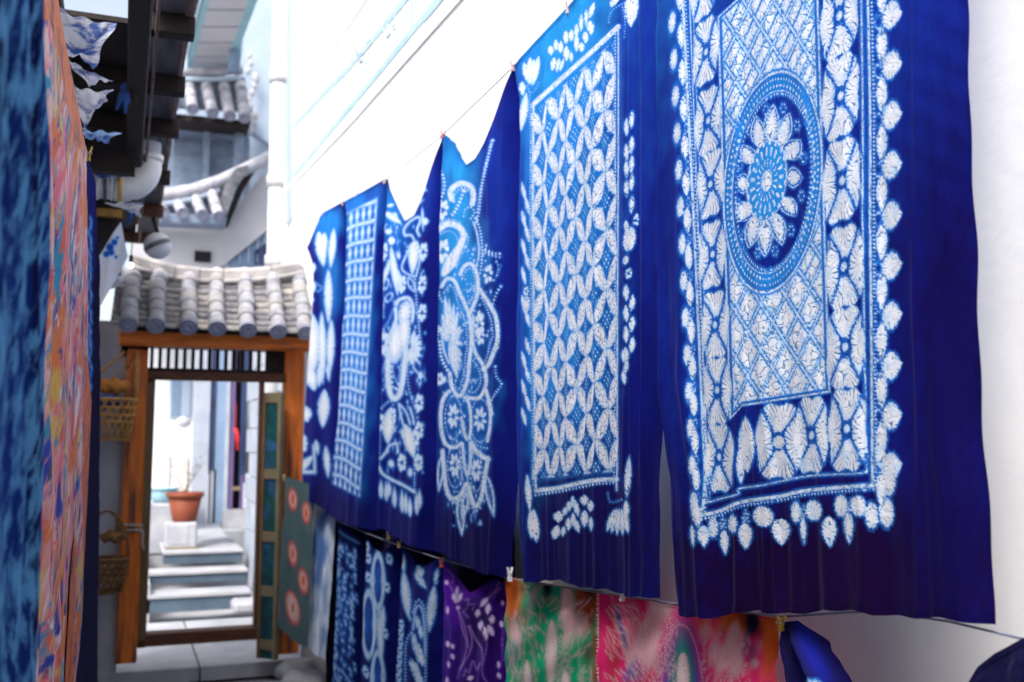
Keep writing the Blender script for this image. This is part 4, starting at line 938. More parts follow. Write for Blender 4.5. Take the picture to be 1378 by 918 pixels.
for (x, y) in ((972, 706), (1003, 698), (1081, 692), (1144, 683)):
    for r_ in range(14): s.ell(x + 5 * math.cos(r_ * 2.4) * (r_ % 3 + 1) / 3, y + 11 * math.sin(r_ * 2.4) * (r_ % 3 + 1) / 3, 1.2, 1.5, False)
s.cloth('batik_cloth', K1, 'largest and nearest indigo cloth with a white mandala and petal border', 'cloth', UP)

# ---------- cloth 5: lattice of ovals
s = Sheet([(691, 88), (688, 300), (684, 500), (689, 700), (697, 786)], [(882, -130), (897, 0), (899, 300), (897, 540), (890, 660), (889, 806)],
          [(691, 88), (770, 3), (882, -130)], [(697, 786), (740, 780), (780, 788), (830, 798), (890, 807)], XC, 0, 220, 470)
for (x, w, am, y0) in ((855, 5, .010, 0), (872, 6, .014, 0), (845, 4, .007, 560), (742, 4, .006, 600), (772, 4, .007, 620), (805, 4, .008, 640), (860, 5, .010, 560)): s.fold([(x - 3, y0), (x, 806)], w, am)
s.pleats(22, 0.0076, .018, .25); s.pleats(5, 0.0228, .07, .5); s.edges(.045, .045, -.004)
s.settle()
s.tint(730, 60, 150, 200, CYL, .95, .2, ragged=.5); s.tint(720, 330, 90, 330, CY, .85, ragged=.5); s.tint(790, 250, 60, 300, CY, .45); s.tint(860, 100, 60, 300, MB, .8); s.tint(790, 740, 160, 170, (.008, .005, .06), .75)  # pale top imitates backlight, dark foot imitates shade, both in the dye colour
s.tint(697, 400, 16, 420, (.007, .03, .3), .7)
s.line([(717, 141), (760, 102), (800, 66), (832, 36)], 7.0); s.line([(718, 141), (717, 300), (719, 500), (721, 662)], 3.2); s.line([(714.5, 145), (713.5, 300), (715.5, 500), (717.5, 655)], 3, 4)
s.line([(832, 36), (832, 200), (831, 400), (830, 640), (829, 648)], 2.2); s.line([(828, 42), (828, 200), (827.5, 400), (826.5, 640)], 3.2, 4.4)
s.line([(721, 660), (750, 657), (780, 650), (805, 646), (830, 645)], 6.0); s.line([(721, 666), (750, 662), (780, 656), (805, 651), (829, 650)], 4, 4.6)
def plY(px): return CAM.y + (ray(px, 400).y * XC / ray(px, 400).x)
i = s.sel(712, 40, 834, 662); px, py = s.PX[i], s.PY[i]; Yv = s.Y.ravel()[i]; sx = (plY(720) - Yv) / (plY(720) - plY(829))
ytp = 151 - (px - 720) * .87; ybt = 642 - sx * 12; A = sx * 9.0; B = (py - ytp) / (ybt - ytp) * 14
wn_ = .05 * np.sin(px * .35 + py * .09); p_, q_ = (A + B) / 2 + wn_ * .5, (A - B) / 2
def lens(a, b): fa = a - np.floor(a); return .235 * np.sin(np.pi * fa) ** .75 - np.abs(b - np.round(b))
L_ = np.maximum(lens(p_, q_), lens(q_, p_)) * 30
sqx = np.clip(1 - 2.2 * np.abs(np.sin(px * 1.3 + py * .6 + 2 * np.sin(py * .21))), 0, 1)
inside = np.minimum(np.minimum(A + .05, 9.05 - A) * 12, np.minimum(B + .08, 14.1 - B) * 20)
fl_ = (p_ - np.floor(p_) - .5, q_ - np.floor(q_) - .5); rr_ = np.hypot(*fl_); dots = (np.cos(fl_[0] * 52) + np.cos(fl_[1] * 52) - .35 - rr_ * 3.2) * 1.5
dots = np.where(rr_ < .26, dots, -60); s.put(i, np.minimum(np.maximum(L_ - 1.2 * sqx * (L_ < 3), dots), inside))
cel = np.clip(.3 - rr_, 0, 1) * 3 * (inside > 0); s.dye[i] = s.dye[i] * (1 - .6 * cel[:, None]) + np.array(CYL) * .6 * cel[:, None]
Z5 = lambda pts: T(680, 0, 3.53, pts)
for (x, y, a_, b_) in T(680, 0, 3.53, []) or (): pass
for (x, y, a_, b_, r) in ((216, 240, 12, 26, 0), (240, 215, 10, 28, 0), (262, 225, 12, 32, 0), (288, 178, 12, 34, 0), (313, 170, 10, 32, 0), (338, 150, 10, 40, 0), (360, 110, 9, 46, 0), (384, 85, 9, 44, 0), (410, 50, 11, 40, .3),
                          (228, 305, 12, 34, .2), (250, 310, 9, 36, .2), (268, 310, 8, 34, .3), (290, 255, 13, 38, 0), (313, 272, 9, 26, 0), (338, 205, 11, 46, 0), (362, 225, 13, 25, 0), (381, 178, 13, 30, 0), (405, 132, 15, 36, -.1)):
    cx, cy = 680 + x / 3.53, y / 3.53; s.leaf(cx + b_ / 3.53 * r, cy - b_ / 3.53, cx - b_ / 3.53 * r, cy + b_ / 3.53, a_ / 3.53 * 1.25, .9, crack=1)
for pts, w in (([(88, 295), (112, 400)], 14), ([(118, 270), (118, 405)], 15), ([(160, 265), (128, 410)], 15), ([(135, 280), (120, 400)], 14), ([(80, 385), (82, 455)], 14), ([(100, 440), (74, 625)], 17)):
    q = T(680, 0, 3.53, pts); s.leaf(*q[0], *q[1], w / 3.53 * 1.2, .9, crack=1)
s.line(T(680, 0, 3.53, [(105, 410), (118, 440), (140, 430), (158, 392)]), 2.0, 4); s.line(T(680, 0, 3.53, [(118, 440), (112, 520), (118, 600)]), 1.8, 4)
s.leaf(847, -8, 849, 37, 8, .9, crack=1.6); s.leaf(856, -14, 853, 30, 5, crack=1); s.ell(828, -2, 8, 9, crack=2); s.line([(840, 4), (826, 12), (820, 22), (819, 30)], 2, 4); s.line([(838, 10), (841, 30), (840, 52)], 2, 4)
for (y0, sg) in ((148, 1), (158, -1), (182, 1), (192, -1), (214, -1), (208, 1), (232, 1), (240, -1), (262, 1)): s.leaf(847 + 4 * sg, y0, 846 + 3 * sg, y0 + 26, 3.6, crack=1)
s.ell(847, 322, 9, 16, crack=2.4); s.ell(842, 350, 4, 6, crack=1); s.leaf(842, 296, 844, 314, 3.5); s.daisy(856, 296, 4, 9, 5); s.daisy(846, 368, 5, 8, 6)
for k, y0 in enumerate(range(382, 470, 14)): s.leaf(847 + (5 if k % 2 else -5), y0, 846 + (3 if k % 2 else -3), y0 + 24, 4.2, crack=1.4)
for k, y0 in enumerate(range(470, 505, 14)): s.leaf(840 + (4 if k % 2 else -2), y0, 841, y0 + 20, 3.5, crack=1)
for k, y0 in enumerate(range(244, 560, 19)):
    if 360 < y0 < 378 or 425 < y0 < 436: continue
    s.leaf(704 + (3 if k % 2 else -2), y0, 708 + (3 if k % 2 else -2) + y0 * .004, y0 + 26, 3.0, crack=.8)
s.ell(708, 410, 5, 12, crack=1.6); s.daisy(708, 392, 4, 7, 6)
for (x, y, a_, b_, r) in ((252, 690, 20, 28, 0), (283, 665, 11, 22, .3), (303, 640, 11, 26, 0), (320, 620, 8, 30, 0), (338, 650, 12, 40, -.2), (375, 612, 17, 26, 0), (404, 640, 13, 28, 0), (240, 765, 18, 34, .3), (275, 760, 10, 26, .2), (300, 725, 12, 32, 0), (322, 705, 10, 36, 0), (340, 735, 12, 32, -.3), (376, 700, 16, 42, 0), (406, 725, 9, 36, 0)):
    cx, cy = 680 + x / 3.26 * .924, 500 + y / 3.53; s.leaf(cx + b_ / 3.53 * r, cy - b_ / 3.53, cx - b_ / 3.53 * r, cy + b_ / 3.53, a_ / 3.53 * 1.2, .9, crack=1.4)
s.leaf(709, 637, 713, 688, 4.5, crack=1.8); s.leaf(713, 682, 722, 730, 5, crack=1.8); s.leaf(718, 684, 724, 728, 4.5, crack=1.5); s.leaf(712, 690, 716, 726, 4, crack=1.5)
s.leaf(847, 612, 843, 672, 4.6, crack=1.8)
for a_ in (-.75, -.45, -.15, .15, .45): s.leaf(835 + 10 * math.sin(a_), 684 + 0, 830 + 26 * math.sin(a_) + 4, 722 - 8 * abs(a_), 4.2, crack=1.4)
s.leaf(843, 672, 842, 702, 4.5, crack=1.5); s.line([(818, 664), (822, 676), (838, 672)], 1.6, 4)
s.cloth('batik_cloth', K1n, 'indigo cloth with a framed lattice of white ovals, second nearest', 'cloth', UP)

# ---------- cloth 4: overlapping ringed scallops
s = Sheet([(592, 182), (588, 260), (586, 400), (584, 560), (583, 742)], [(690, 88), (686, 250), (682, 500), (676, 650), (670, 778)],
          [(592, 182), (600, 183), (608, 192), (618, 208), (628, 222), (640, 214), (652, 192), (666, 158), (678, 122), (690, 88)], [(583, 738), (610, 752), (640, 768), (670, 778)], XC, 0, 150, 330)
s.fold([(590, 180), (590, 400), (586, 740)], 6, .010); s.fold([(680, 100), (660, 200), (668, 400), (670, 760)], 6, .012)
s.pleats(18, 0.0076, .03, .3); s.edges(.06, .05); s.D += .02 * np.exp(-((s.PX.reshape(s.U.shape) - 628) / 26) ** 2 - ((s.PY.reshape(s.U.shape) - 225) / 22) ** 2)
s.settle()
s.tint(610, 230, 40, 60, CY, .8); s.tint(618, 330, 34, 130, CYL, .9, ragged=.5); s.tint(665, 250, 30, 150, MB, .7); s.tint(628, 500, 40, 190, CY, .5, ragged=.6); s.tint(640, 740, 90, 90, (.006, .005, .06), .8)  # bottom tint painted dark for shade low on the cloth
z1 = lambda p: T(570, 160, 3.06, p); z2 = lambda p: T(570, 440, 3.06, p)
s.line(z1([(285, 90), (262, 180), (240, 280), (228, 380), (215, 430)]), 4.5, 4.5); s.line(z1([(278, 95), (252, 200), (232, 300), (220, 390)]), 3, 4)
s.line(z1([(115, 330), (112, 295), (150, 266), (195, 280), (205, 320), (200, 350)]), 8); s.line(z1([(125, 340), (128, 310), (160, 285), (190, 300)]), 4, 4.5)
s.line(z1([(165, 300), (150, 340), (130, 380), (115, 400)]), 7, 5); s.line(z1([(165, 400), (172, 372), (195, 365), (210, 385), (195, 410)]), 3.4, 4.5)
s.line(z1([(62, 205), (82, 240), (85, 290), (70, 330), (62, 345)]), 6.5, 5); s.line(z1([(55, 215), (58, 300)]), 3, 5)
s.line(z1([(62, 455), (100, 432), (145, 445), (165, 480), (150, 520)]), 9); s.line(z1([(62, 480), (100, 462), (130, 475), (140, 505)]), 3.4, 4); s.line(z1([(60, 435), (100, 412), (150, 425)]), 3, 4)
s.leaf(*z1([(76, 650)])[0], *z1([(178, 480)])[0], 7.5, .7); s.line(z1([(170, 470), (185, 490), (160, 560), (130, 620)]), 3.2, 4)
s.line(z1([(215, 410), (235, 470), (242, 560), (232, 640)]), 4.6, 4.4); s.line(z1([(205, 425), (222, 480), (228, 560), (215, 610)]), 2.6)
s.line(z1([(150, 640), (170, 605), (200, 600), (222, 650), (222, 720), (205, 770), (185, 810)]), 5.5); s.line(z1([(160, 655), (178, 622), (198, 620), (210, 655), (210, 715), (190, 760)]), 3.2, 4.2)
s.daisy(596, 338, 9, 17, 7, 4); s.daisy(596, 283, 8, 14, 7, 3.6); s.daisy(612, 352, 4, 9, 6)
s.line(z1([(255, 540), (290, 555), (322, 555)]), 5, 5); s.line(z1([(255, 552), (290, 566), (322, 570)]), 3, 5); s.daisy(657, 369, 7, 14, 6, 3); s.line(z1([(300, 590), (310, 610), (300, 650), (318, 600)]), 3, 4); s.line(z1([(285, 760), (300, 720), (318, 690)]), 4, 5)
# the long ringed oval with a leafy plume
s.line(z1([(75, 690), (95, 660), (125, 665), (150, 720), (185, 800), (196, 880), (195, 950)]) + z2([(190, 120), (180, 220), (150, 285), (118, 250), (108, 190)]), 5.5)
s.line(z1([(85, 715), (105, 690), (125, 700), (140, 750), (170, 830), (178, 900), (178, 950)]) + z2([(172, 120), (165, 200), (145, 258), (125, 235)]), 3.2, 4.2)
s.line(z1([(60, 700), (70, 740), (88, 760)]), 4.5, 4.5)
for q in ([(105, 905), (88, 725)], [(108, 905), (105, 735)], [(112, 905), (125, 760)], [(115, 905), (142, 790)], [(112, 910), (155, 850)], [(105, 920), (150, 890)], [(100, 905), (75, 800)], [(98, 910), (60, 850)]): a_, b_ = z1(q); s.leaf(*a_, *b_, 3.4, .8); s.leaf(*a_, *b_, 4.4, .8, ring=.7)
for q in ([(110, 60), (165, 70)], [(112, 70), (160, 120)], [(112, 80), (158, 150)], [(112, 85), (150, 185)], [(110, 90), (140, 215)], [(108, 60), (125, 185)], [(100, 60), (80, 20)], [(118, 40), (165, 10)]): a_, b_ = z2(q); s.leaf(*a_, *b_, 3.4, .8); s.leaf(*a_, *b_, 4.4, .8, ring=.7)
s.line(z1([(60, 860), (55, 900)]) + z2([(65, 60), (75, 130), (100, 180)]), 6.5, 5); s.line(z2([(75, 20), (82, 90), (105, 150)]), 3)
# right oval
s.line(z1([(230, 700), (262, 750), (295, 810), (305, 880), (300, 940)]) + z2([(298, 80), (270, 150), (245, 175)]), 6); s.line(z1([(240, 740), (262, 785), (280, 840), (285, 900)]) + z2([(275, 60), (262, 120), (245, 155)]), 3.2, 4.2)
s.line(z1([(205, 820), (200, 900)]) + z2([(200, 60), (215, 110), (245, 160), (258, 220), (240, 280), (210, 295), (185, 290)]), 5.2); s.line(z2([(195, 130), (225, 170), (235, 225), (215, 265), (190, 270)]), 3.2, 4.2)
s.daisy(645, 437, 7, 20, 8, 3.2, .2); s.daisy(647, 452, 6, 14, 6, 3)
s.line(z2([(295, 165), (300, 205), (320, 235), (295, 275), (275, 310)]), 4, 4.2); s.line(z2([(255, 260), (268, 300), (280, 360)]), 5.5); s.daisy(592, 510, 5, 10, 6); s.ell(597, 511, 4, 5)
for (cx, cy, rx, ry) in ((610, 562, 14, 33), (646, 566, 16, 33), (612, 628, 13, 32), (641, 635, 11, 30)):
    s.daisy(cx, cy - 2, rx * .62, ry * .55, 8, 2.8, .2, ph=.3); s.ring(cx, cy, rx - 3, ry - 4, 3.0, 4.2)
s.line(z2([(105, 265), (80, 300), (70, 370), (78, 450), (100, 490), (130, 495), (155, 480)]), 5.5); s.line(z2([(155, 375), (165, 420), (178, 462), (192, 440), (195, 380), (185, 310), (170, 290)]), 4.5)
s.line(z2([(265, 300), (275, 360), (272, 420), (262, 470)]), 4.5); s.line(z2([(195, 480), (215, 510), (245, 535), (266, 545)]), 7); s.line(z2([(195, 462), (225, 490), (262, 500)]), 3.2, 4.2)
s.line(z2([(78, 510), (85, 600), (95, 670), (115, 705), (150, 695), (180, 645), (195, 700), (215, 740), (238, 700), (250, 630), (262, 560)]), 6); s.line(z2([(95, 690), (120, 725), (152, 712), (180, 670), (205, 755), (232, 745)]), 3.6, 4.6)
s.line(z2([(160, 480), (168, 560), (180, 612), (192, 560), (192, 490)]), 4.2); s.line(z2([(150, 520), (155, 600), (165, 640)]), 3, 4)
for q, w in (([(148, 690), (158, 862)], 6), ([(75, 530), (62, 682)], 5), ([(258, 610), (290, 785)], 6), ([(178, 680), (160, 800)], 5)): a_, b_ = z2(q); s.leaf(*a_, *b_, w, .8, ring=1.6)
for q in ([(150, 730), (156, 840)], [(265, 660), (282, 760)]): s.line(z2(q), 2.4, 4)
for k in range(380):
    v_ = s.rs.rand(); y_ = 330 + v_ * 380; xm = 626 + 8 * math.sin(y_ * .02); x_ = xm + s.rs.randn() * 15
    if 590 < x_ < 668 - max(0, y_ - 640) * .3: s.ell(x_, y_, .5 + s.rs.rand() * 1.1, .8 + s.rs.rand() * 1.8, False)
t4 = s.cloth('batik_cloth', K1n, 'indigo cloth with ringed scallops and leafy plume, sagging between two pegs', 'cloth', UP)
# back side of its top edge, turned over the line
f = Sheet([(594, 181), (600, 190), (606, 206)], [(598, 180), (612, 192), (627, 222)], [(594, 181), (598, 180)], [(606, 206), (627, 222)], XC + .03, 0, 14, 30)
f.dye[:] = np.array((.02, .16, .40)); f.build('turned_back_edge', K1, t4)

# ---------- cloth 3: gourd and blossom
s = Sheet([(517, 241), (513, 300), (510, 500), (505, 704)], [(595, 183), (588, 300), (582, 500), (574, 650), (563, 743)],
          [(517, 241), (524, 252), (534, 275), (545, 298), (558, 290), (570, 262), (582, 222), (595, 183)], [(505, 704), (530, 722), (563, 742)], XC, 0, 120, 300)
s.fold([(575, 240), (570, 400), (572, 740)], 5, .012); s.fold([(520, 250), (514, 700)], 4, .008)
s.pleats(14, 0.0095, .04, .4); s.edges(.07, .06)
s.settle()
s.tint(530, 290, 26, 60, CY, .8); s.tint(570, 250, 20, 70, MB, .8); s.tint(540, 730, 60, 70, (.006, .007, .10), .8); s.tint(535, 420, 30, 120, MB, .7)  # dark tint at the lower edge is painted shade
z3 = lambda p: T(500, 230, 3.67, p); z4 = lambda p: T(500, 470, 3.67, p)
for a_, b_, w in (((62, 110), (68, 170), 8), ((75, 175), (115, 165), 9), ((60, 200), (150, 262), 16), ((105, 205), (130, 230), 9), ((52, 262), (56, 300), 14), ((65, 300), (105, 300), 14), ((80, 345), (120, 345), 20),
                  ((95, 370), (130, 620), 17), ((95, 430), (55, 560), 12), ((48, 380), (52, 440), 14), ((132, 398), (136, 440), 9), ((125, 480), (150, 600), 15), ((265, 230), (265, 270), 16), ((195, 180), (260, 140), 8), ((250, 180), (255, 300), 6), ((240, 80), (275, 100), 9), ((262, 30), (255, 90), 9)):
    (x0, y0), (x1, y1_) = z3([a_, b_]); s.leaf(x0, y0, x1, y1_, w / 3.67 * 1.1, .9, crack=.8)
s.line(z3([(165, 320), (160, 290), (190, 250), (230, 228), (240, 250), (225, 290), (235, 320)]), 3.2); s.line(z3([(165, 320), (195, 318), (210, 340)]), 3)
s.line(z3([(215, 345), (175, 410), (150, 485), (210, 525)]), 2.6); s.line(z3([(225, 350), (240, 420), (220, 520)]), 2.6); s.leaf(*z3([(212, 350)])[0], *z3([(200, 520)])[0], 8, .55, crack=1.5); s.leaf(*z3([(180, 520)])[0], *z3([(212, 600)])[0], 5, ring=1.2)
s.line(z3([(215, 520), (222, 640), (235, 780), (248, 880)]), 3.4, 4.4)
for (x, y) in ((255, 400), (250, 560), (250, 700), (150, 560), (60, 400)): q = z3([(x, y)])[0]; s.daisy(q[0], q[1], 6, 13, 7, 3.2)
s.line(z3([(120, 660), (140, 635), (185, 630), (205, 680), (200, 740)]), 5); s.line(z3([(128, 700), (132, 670), (170, 650), (195, 700)]), 2.5, 4); s.line(z3([(118, 680), (120, 740), (95, 800), (70, 860), (70, 910)]), 5); s.line(z3([(145, 800), (145, 740), (165, 720), (180, 760), (175, 810)]), 3.4)
s.ell(*z3([(160, 800)])[0], 9, 30, crack=2.4); s.ell(*z3([(120, 850)])[0], 11, 28, crack=2.4); s.ell(*z3([(165, 700)])[0], 9, 16, crack=2)
for a_ in np.linspace(-1.2, 1.9, 8): q = z3([(190, 870)])[0]; s.leaf(q[0] + 2, q[1], q[0] + 17 * math.cos(a_), q[1] + 25 * math.sin(a_), 4, .85, crack=.8)
q = z3([(60, 850)])[0]; s.daisy(q[0], q[1], 7, 16, 7, 4); s.line(z3([(60, 780), (85, 740), (105, 690)]), 3, 4); s.line(z3([(68, 540), (55, 620), (60, 730)]), 2.6, 4.5); s.ring(*z3([(85, 625)])[0], 5, 5, 2.4); s.ring(*z3([(70, 560)])[0], 4, 6, 2.4); s.ell(*z3([(45, 665)])[0], 4, 5)
s.line(z4([(85, 0), (80, 120), (90, 210), (112, 245), (140, 215), (160, 110), (170, 0)]), 8); s.line(z4([(105, 20), (105, 110), (125, 155), (145, 100), (148, 20)]), 3, 4.2); s.line(z4([(98, 60), (100, 170), (115, 200), (135, 170)]), 6, 7)
for a_ in (-.3, .2, .7, 1.2): q = z4([(185, 20)])[0]; s.leaf(q[0], q[1], q[0] + 17 * math.cos(a_), q[1] + 18 * math.sin(a_), 4, .8)
s.line(z4([(180, 80), (180, 170), (200, 250), (225, 310)]), 2.6, 4.6); s.line(z4([(205, 90), (240, 130)]), 2.4); s.ell(*z4([(242, 130)])[0], 3.2, 5.5); s.line(z4([(68, 60), (45, 150), (38, 300), (40, 420), (36, 570)]), 2.8, 4.6)
s.line(z4([(50, 290), (80, 262), (100, 255)]), 3.4, 4); s.line(z4([(45, 210), (75, 185)]), 3, 4)
for (x, y) in ((235, 265), (235, 400), (232, 560), (100, 330), (215, 440), (150, 560), (45, 360)): q = z4([(x, y)])[0]; s.daisy(q[0], q[1], 6, 13, 7, 3.4)
s.leaf(*z4([(85, 295)])[0], *z4([(80, 470)])[0], 8.5, .9, crack=2); s.line(z4([(135, 270), (145, 330), (165, 400)]), 2.8); s.line(z4([(135, 270), (170, 310), (190, 370)]), 2.8); s.line(z4([(190, 290), (205, 340), (210, 370)]), 3)
s.leaf(*z4([(165, 370)])[0], *z4([(210, 540)])[0], 8.5, .8, crack=2); s.leaf(*z4([(145, 390)])[0], *z4([(185, 480)])[0], 4, crack=1); s.line(z4([(125, 465), (90, 475), (70, 510), (45, 540)]), 3.6); s.line(z4([(125, 465), (130, 510)]), 3.4)
s.ell(*z4([(96, 565)])[0], 4, 5.5, crack=1); s.ell(*z4([(190, 608)])[0], 3.5, 6); s.line(z4([(36, 580), (55, 615), (100, 645), (150, 668), (212, 705)]), 4.2); s.line(z4([(215, 480), (212, 600), (212, 700)]), 2.4, 4.4)
for x, y, h_ in ((46, 690, 50), (72, 700, 52), (85, 690, 40), (112, 730, 55), (150, 750, 60), (168, 760, 55), (188, 780, 50), (222, 760, 60), (236, 740, 50)): q = z4([(x, y - h_), (x + 2, y + h_)]); s.leaf(*q[0], *q[1], 3.4, 1.3, crack=1.2)
for k in range(160):
    x_, y_ = 516 + s.rs.rand() * 56, 300 + s.rs.rand() * 340; s.ell(x_, y_, .6 + s.rs.rand() * .9, .8 + s.rs.rand() * 2, False)
s.cloth('batik_cloth', K1s, 'indigo cloth with a white gourd and blossoms, between grid cloth and scalloped cloth', 'cloth', UP)

# ---------- cloth 2: brick grid
s = Sheet([(461, 272), (458, 400), (450, 560), (432, 688)], [(520, 240), (512, 330), (503, 480), (497, 600), (489, 714)],
          [(461, 272), (490, 257), (520, 240)], [(432, 688), (460, 702), (489, 714)], XC, 0, 100, 260)
s.fold([(462, 270), (456, 500), (440, 690)], 4, .010); s.pleats(8, 0.0076, .05, .4); s.edges(.07, .08)
s.settle()
s.tint(470, 275, 60, 45, (.012, .10, .42), .95); s.tint(478, 450, 26, 220, CY, .85, ragged=.4); s.tint(500, 500, 12, 300, MB, .3); s.tint(460, 700, 60, 40, (.006, .006, .09), .8)  # shade near the bottom edge painted as darker dye
i = s.sel(440, 255, 512, 672); px, py = s.PX[i], s.PY[i]
xl = 460 - np.clip(py - 290, 0, 400) * .022 - np.clip(py - 520, 0, 200) * .035; xr = 507 - (py - 268) * .058; a = (px - xl) / (xr - xl); tpy = 291 - a * 24; bty = 650 + a * 18
b = (py - tpy) / (bty - tpy) * 15.5 ; sag = 0.10 * np.sin(a * 5)
row = b + sag; fr = row - np.floor(row); hline = 2.0 - np.minimum(fr, 1 - fr) * 24; colf = a * 5.5; cf = np.abs(colf - np.floor(colf) - .5)
slot = np.maximum((0.5 - cf) * 9 - 1.8, -9); slot = np.where((fr > .18) & (fr < .84), 1.3 - (0.5 - cf) * 7.5, -9); dot = np.cos(row * 2 * np.pi * 2) * .6
val = np.where(slot > -8, -slot * 1.0 - .5 + dot, -.1 + dot); val = np.maximum(val, hline); ins = np.minimum(np.minimum(a, 1 - a) * 45, np.minimum(b, 15.5 - b) * 24)
s.put(i, np.minimum(val, ins + .8))
s.cloth('batik_cloth', K1s, 'indigo cloth with a tall white grid of bricks, second from the far end', 'cloth', UP)

# ---------- cloth 1: farthest
s = Sheet([(433, 287), (421, 308), (408, 336), (413, 352), (419, 371), (412, 450), (404, 560), (400, 668)], [(463, 271), (458, 400), (452, 560), (446, 694)],
          [(433, 287), (463, 271)], [(400, 666), (422, 672), (446, 694)], XC, 0, 90, 240)
s.fold([(430, 300), (428, 500), (424, 680)], 5, .03); s.pleats(8, 0.0095, .06, .4); s.edges(.05, .07)
s.settle()
s.tint(440, 300, 26, 26, CY, .9); s.tint(445, 380, 16, 60, CY, .7); s.tint(430, 680, 60, 36, (.006, .006, .09), .9)  # bottom darkened in colour to imitate shade
z5 = lambda p: T(395, 260, 3.83, p); z6 = lambda p: T(395, 490, 3.83, p)
for a_, b_, w in (((130, 195), (155, 380), 26), ((160, 200), (150, 340), 20), ((208, 180), (190, 390), 18), ((105, 360), (100, 410), 12), ((98, 450), (98, 520), 16), ((90, 530), (92, 570), 12), ((180, 390), (180, 680), 20), ((195, 650), (185, 940), 20), ((145, 610), (150, 990), 20), ((95, 620), (85, 960), 48), ((60, 700), (55, 900), 26)):
    (x0, y0), (x1, y1_) = z5([a_, b_]); s.leaf(x0, y0, x1, y1_, w / 3.83 * 1.1, .9, crack=2)
for a_, b_, w in (((70, 0), (110, 140), 30), ((45, 0), (75, 110), 22), ((140, -20), (130, 120), 16), ((170, 0), (185, 90), 10), ((160, 130), (150, 330), 28), ((60, 215), (70, 300), 26), ((48, 360), (48, 450), 20), ((165, 420), (180, 590), 16), ((115, 390), (125, 470), 12)):
    (x0, y0), (x1, y1_) = z6([a_, b_]); s.leaf(x0, y0, x1, y1_, w / 3.83 * 1.1, .9, crack=2.6)
s.daisy(407, 597, 7, 13, 6, 4); s.leaf(*z6([(25, 545)])[0], *z6([(105, 470)])[0], 6, .6); s.line(z6([(25, 548), (60, 556), (105, 556)]), 5); s.line(z6([(105, 420), (110, 560)]), 4)
s.line(z5([(100, 455), (140, 480), (150, 490), (120, 510)]), 2.6, 4)
s.cloth('batik_cloth', K1s, 'farthest indigo cloth with large white blotches, beside the gate post', 'cloth', UP)

# =================================================================== LOWER ROW
XL = 1.20
K2 = cloth_mat('lower_batik', haloW=3.5, rag=1.6, vein=.9, soft=1.3, veinsc=50, wax=(.62, .70, .82))
Kp = cloth_mat('purple_batik', halo=(.20, .06, .55), edge=(.45, .25, .75), wax=(.74, .66, .82), haloW=4, rag=1.2, vein=1, veinsc=90, haloA=.5)
Kt = cloth_mat('tie_dye', halo=(.03, .2, .6), vein=0, rag=3, pepper=.6, pepc=(.08, .24, .56), streak=.4, pepsc=(26, 7))
Kc = cloth_mat('coarse_bright_cotton', edge=(.55, .35, .40), halo=(.6, .2, .25), wax=(.84, .72, .72), vein=.5, veinsc=60, rag=3.0, soft=2.5, haloW=4, haloA=.3, weave=420, rib=.30, streak=.40)
Kg = cloth_mat('grey_green_cotton', edge=(.66, .35, .32), halo=(.62, .08, .08), wax=(.72, .55, .50), vein=0, haloW=3, haloA=1.0, rag=2, soft=3)
# green with red ringed flowers
s = Sheet([(381, 640), (374, 720), (368, 838)], [(418, 652), (414, 760), (408, 872)], [(381, 640), (418, 652)], [(368, 838), (408, 872)], 3.654, -.388, 60, 120)
s.pleats(6, 0.0152, .1, .5); s.edges(.03, .1)
s.settle()
s.dye[:] = np.array((.085, .145, .155))
for (x, y, a_, b_) in ((394, 672, 3.5, 13), (375, 665, 3, 16), (370, 745, 3, 15), (394, 745, 3.5, 14), (370, 815, 3, 16), (394, 818, 6, 20), (408, 782, 4, 15), (412, 690, 3, 12)):
    s.tint(x, y + 3, a_ * 1.25, b_ * 1.0, (.62, .03, .045), 1, ragged=.1); s.ell(x, y, a_ * 1.5, b_ * .95)
    i = s.sel(x - 3, y - 8, x + 3, y + 8); q = np.hypot((s.PX[i] - x) / 1.8, (s.PY[i] - y) / 6); s.wax[i] = np.where(q < 1, -20, s.wax[i]); s.dye[i] = np.where((q < 1)[:, None], np.array((.65, .16, .05)), s.dye[i])
s.cloth('printed_cloth', Kg, 'grey-green cloth with red and white ringed flowers hung beside the gate', 'cloth', LO)
# pale tie-dye
s = Sheet([(417, 672), (411, 760), (404, 862)], [(452, 690), (446, 790), (438, 888)], [(417, 672), (452, 690)], [(404, 862), (438, 888)], XL, 0, 60, 120)
s.fold([(430, 690), (424, 880)], 5, .014); s.pleats(5, 0.0190, .1, .5)
s.settle()
s.dye[:] = np.array((.72, .80, .88)); s.tint(432, 740, 12, 60, (.03, .12, .42), .8, .1, ragged=.9); s.tint(420, 820, 10, 40, (.12, .28, .55), .6, .4, ragged=.9); s.tint(440, 690, 14, 14, (.05, .06, .12), .7); s.tint(436, 850, 8, 40, (.1, .22, .5), .7, ragged=.8)
s.cloth('tie_dye_cloth', Kt, 'pale blue streaky tie-dye cloth next to the red flowered one', 'cloth', LO)
low = lambda p: T(430, 700, 4.21, p)
def lower(left, right, top, bottom, n=90):
    return Sheet(left, right, top, bottom, XL, 0, n, 220)
s = lower([(452, 700), (448, 800), (438, 1010)], [(486, 728), (483, 800), (476, 1030)], [(452, 700), (468, 712), (486, 728)], [(438, 1010), (476, 1030)])
s.pleats(6, 0.0152, .1, .5); s.edges(.05, .1)
s.settle()
s.dye[:] = np.array((.005, .007, .075))
s.line(low([(95, 45), (140, 85), (220, 130)]), 2.2); s.line(low([(70, 815), (120, 850), (165, 905)]), 2.2)
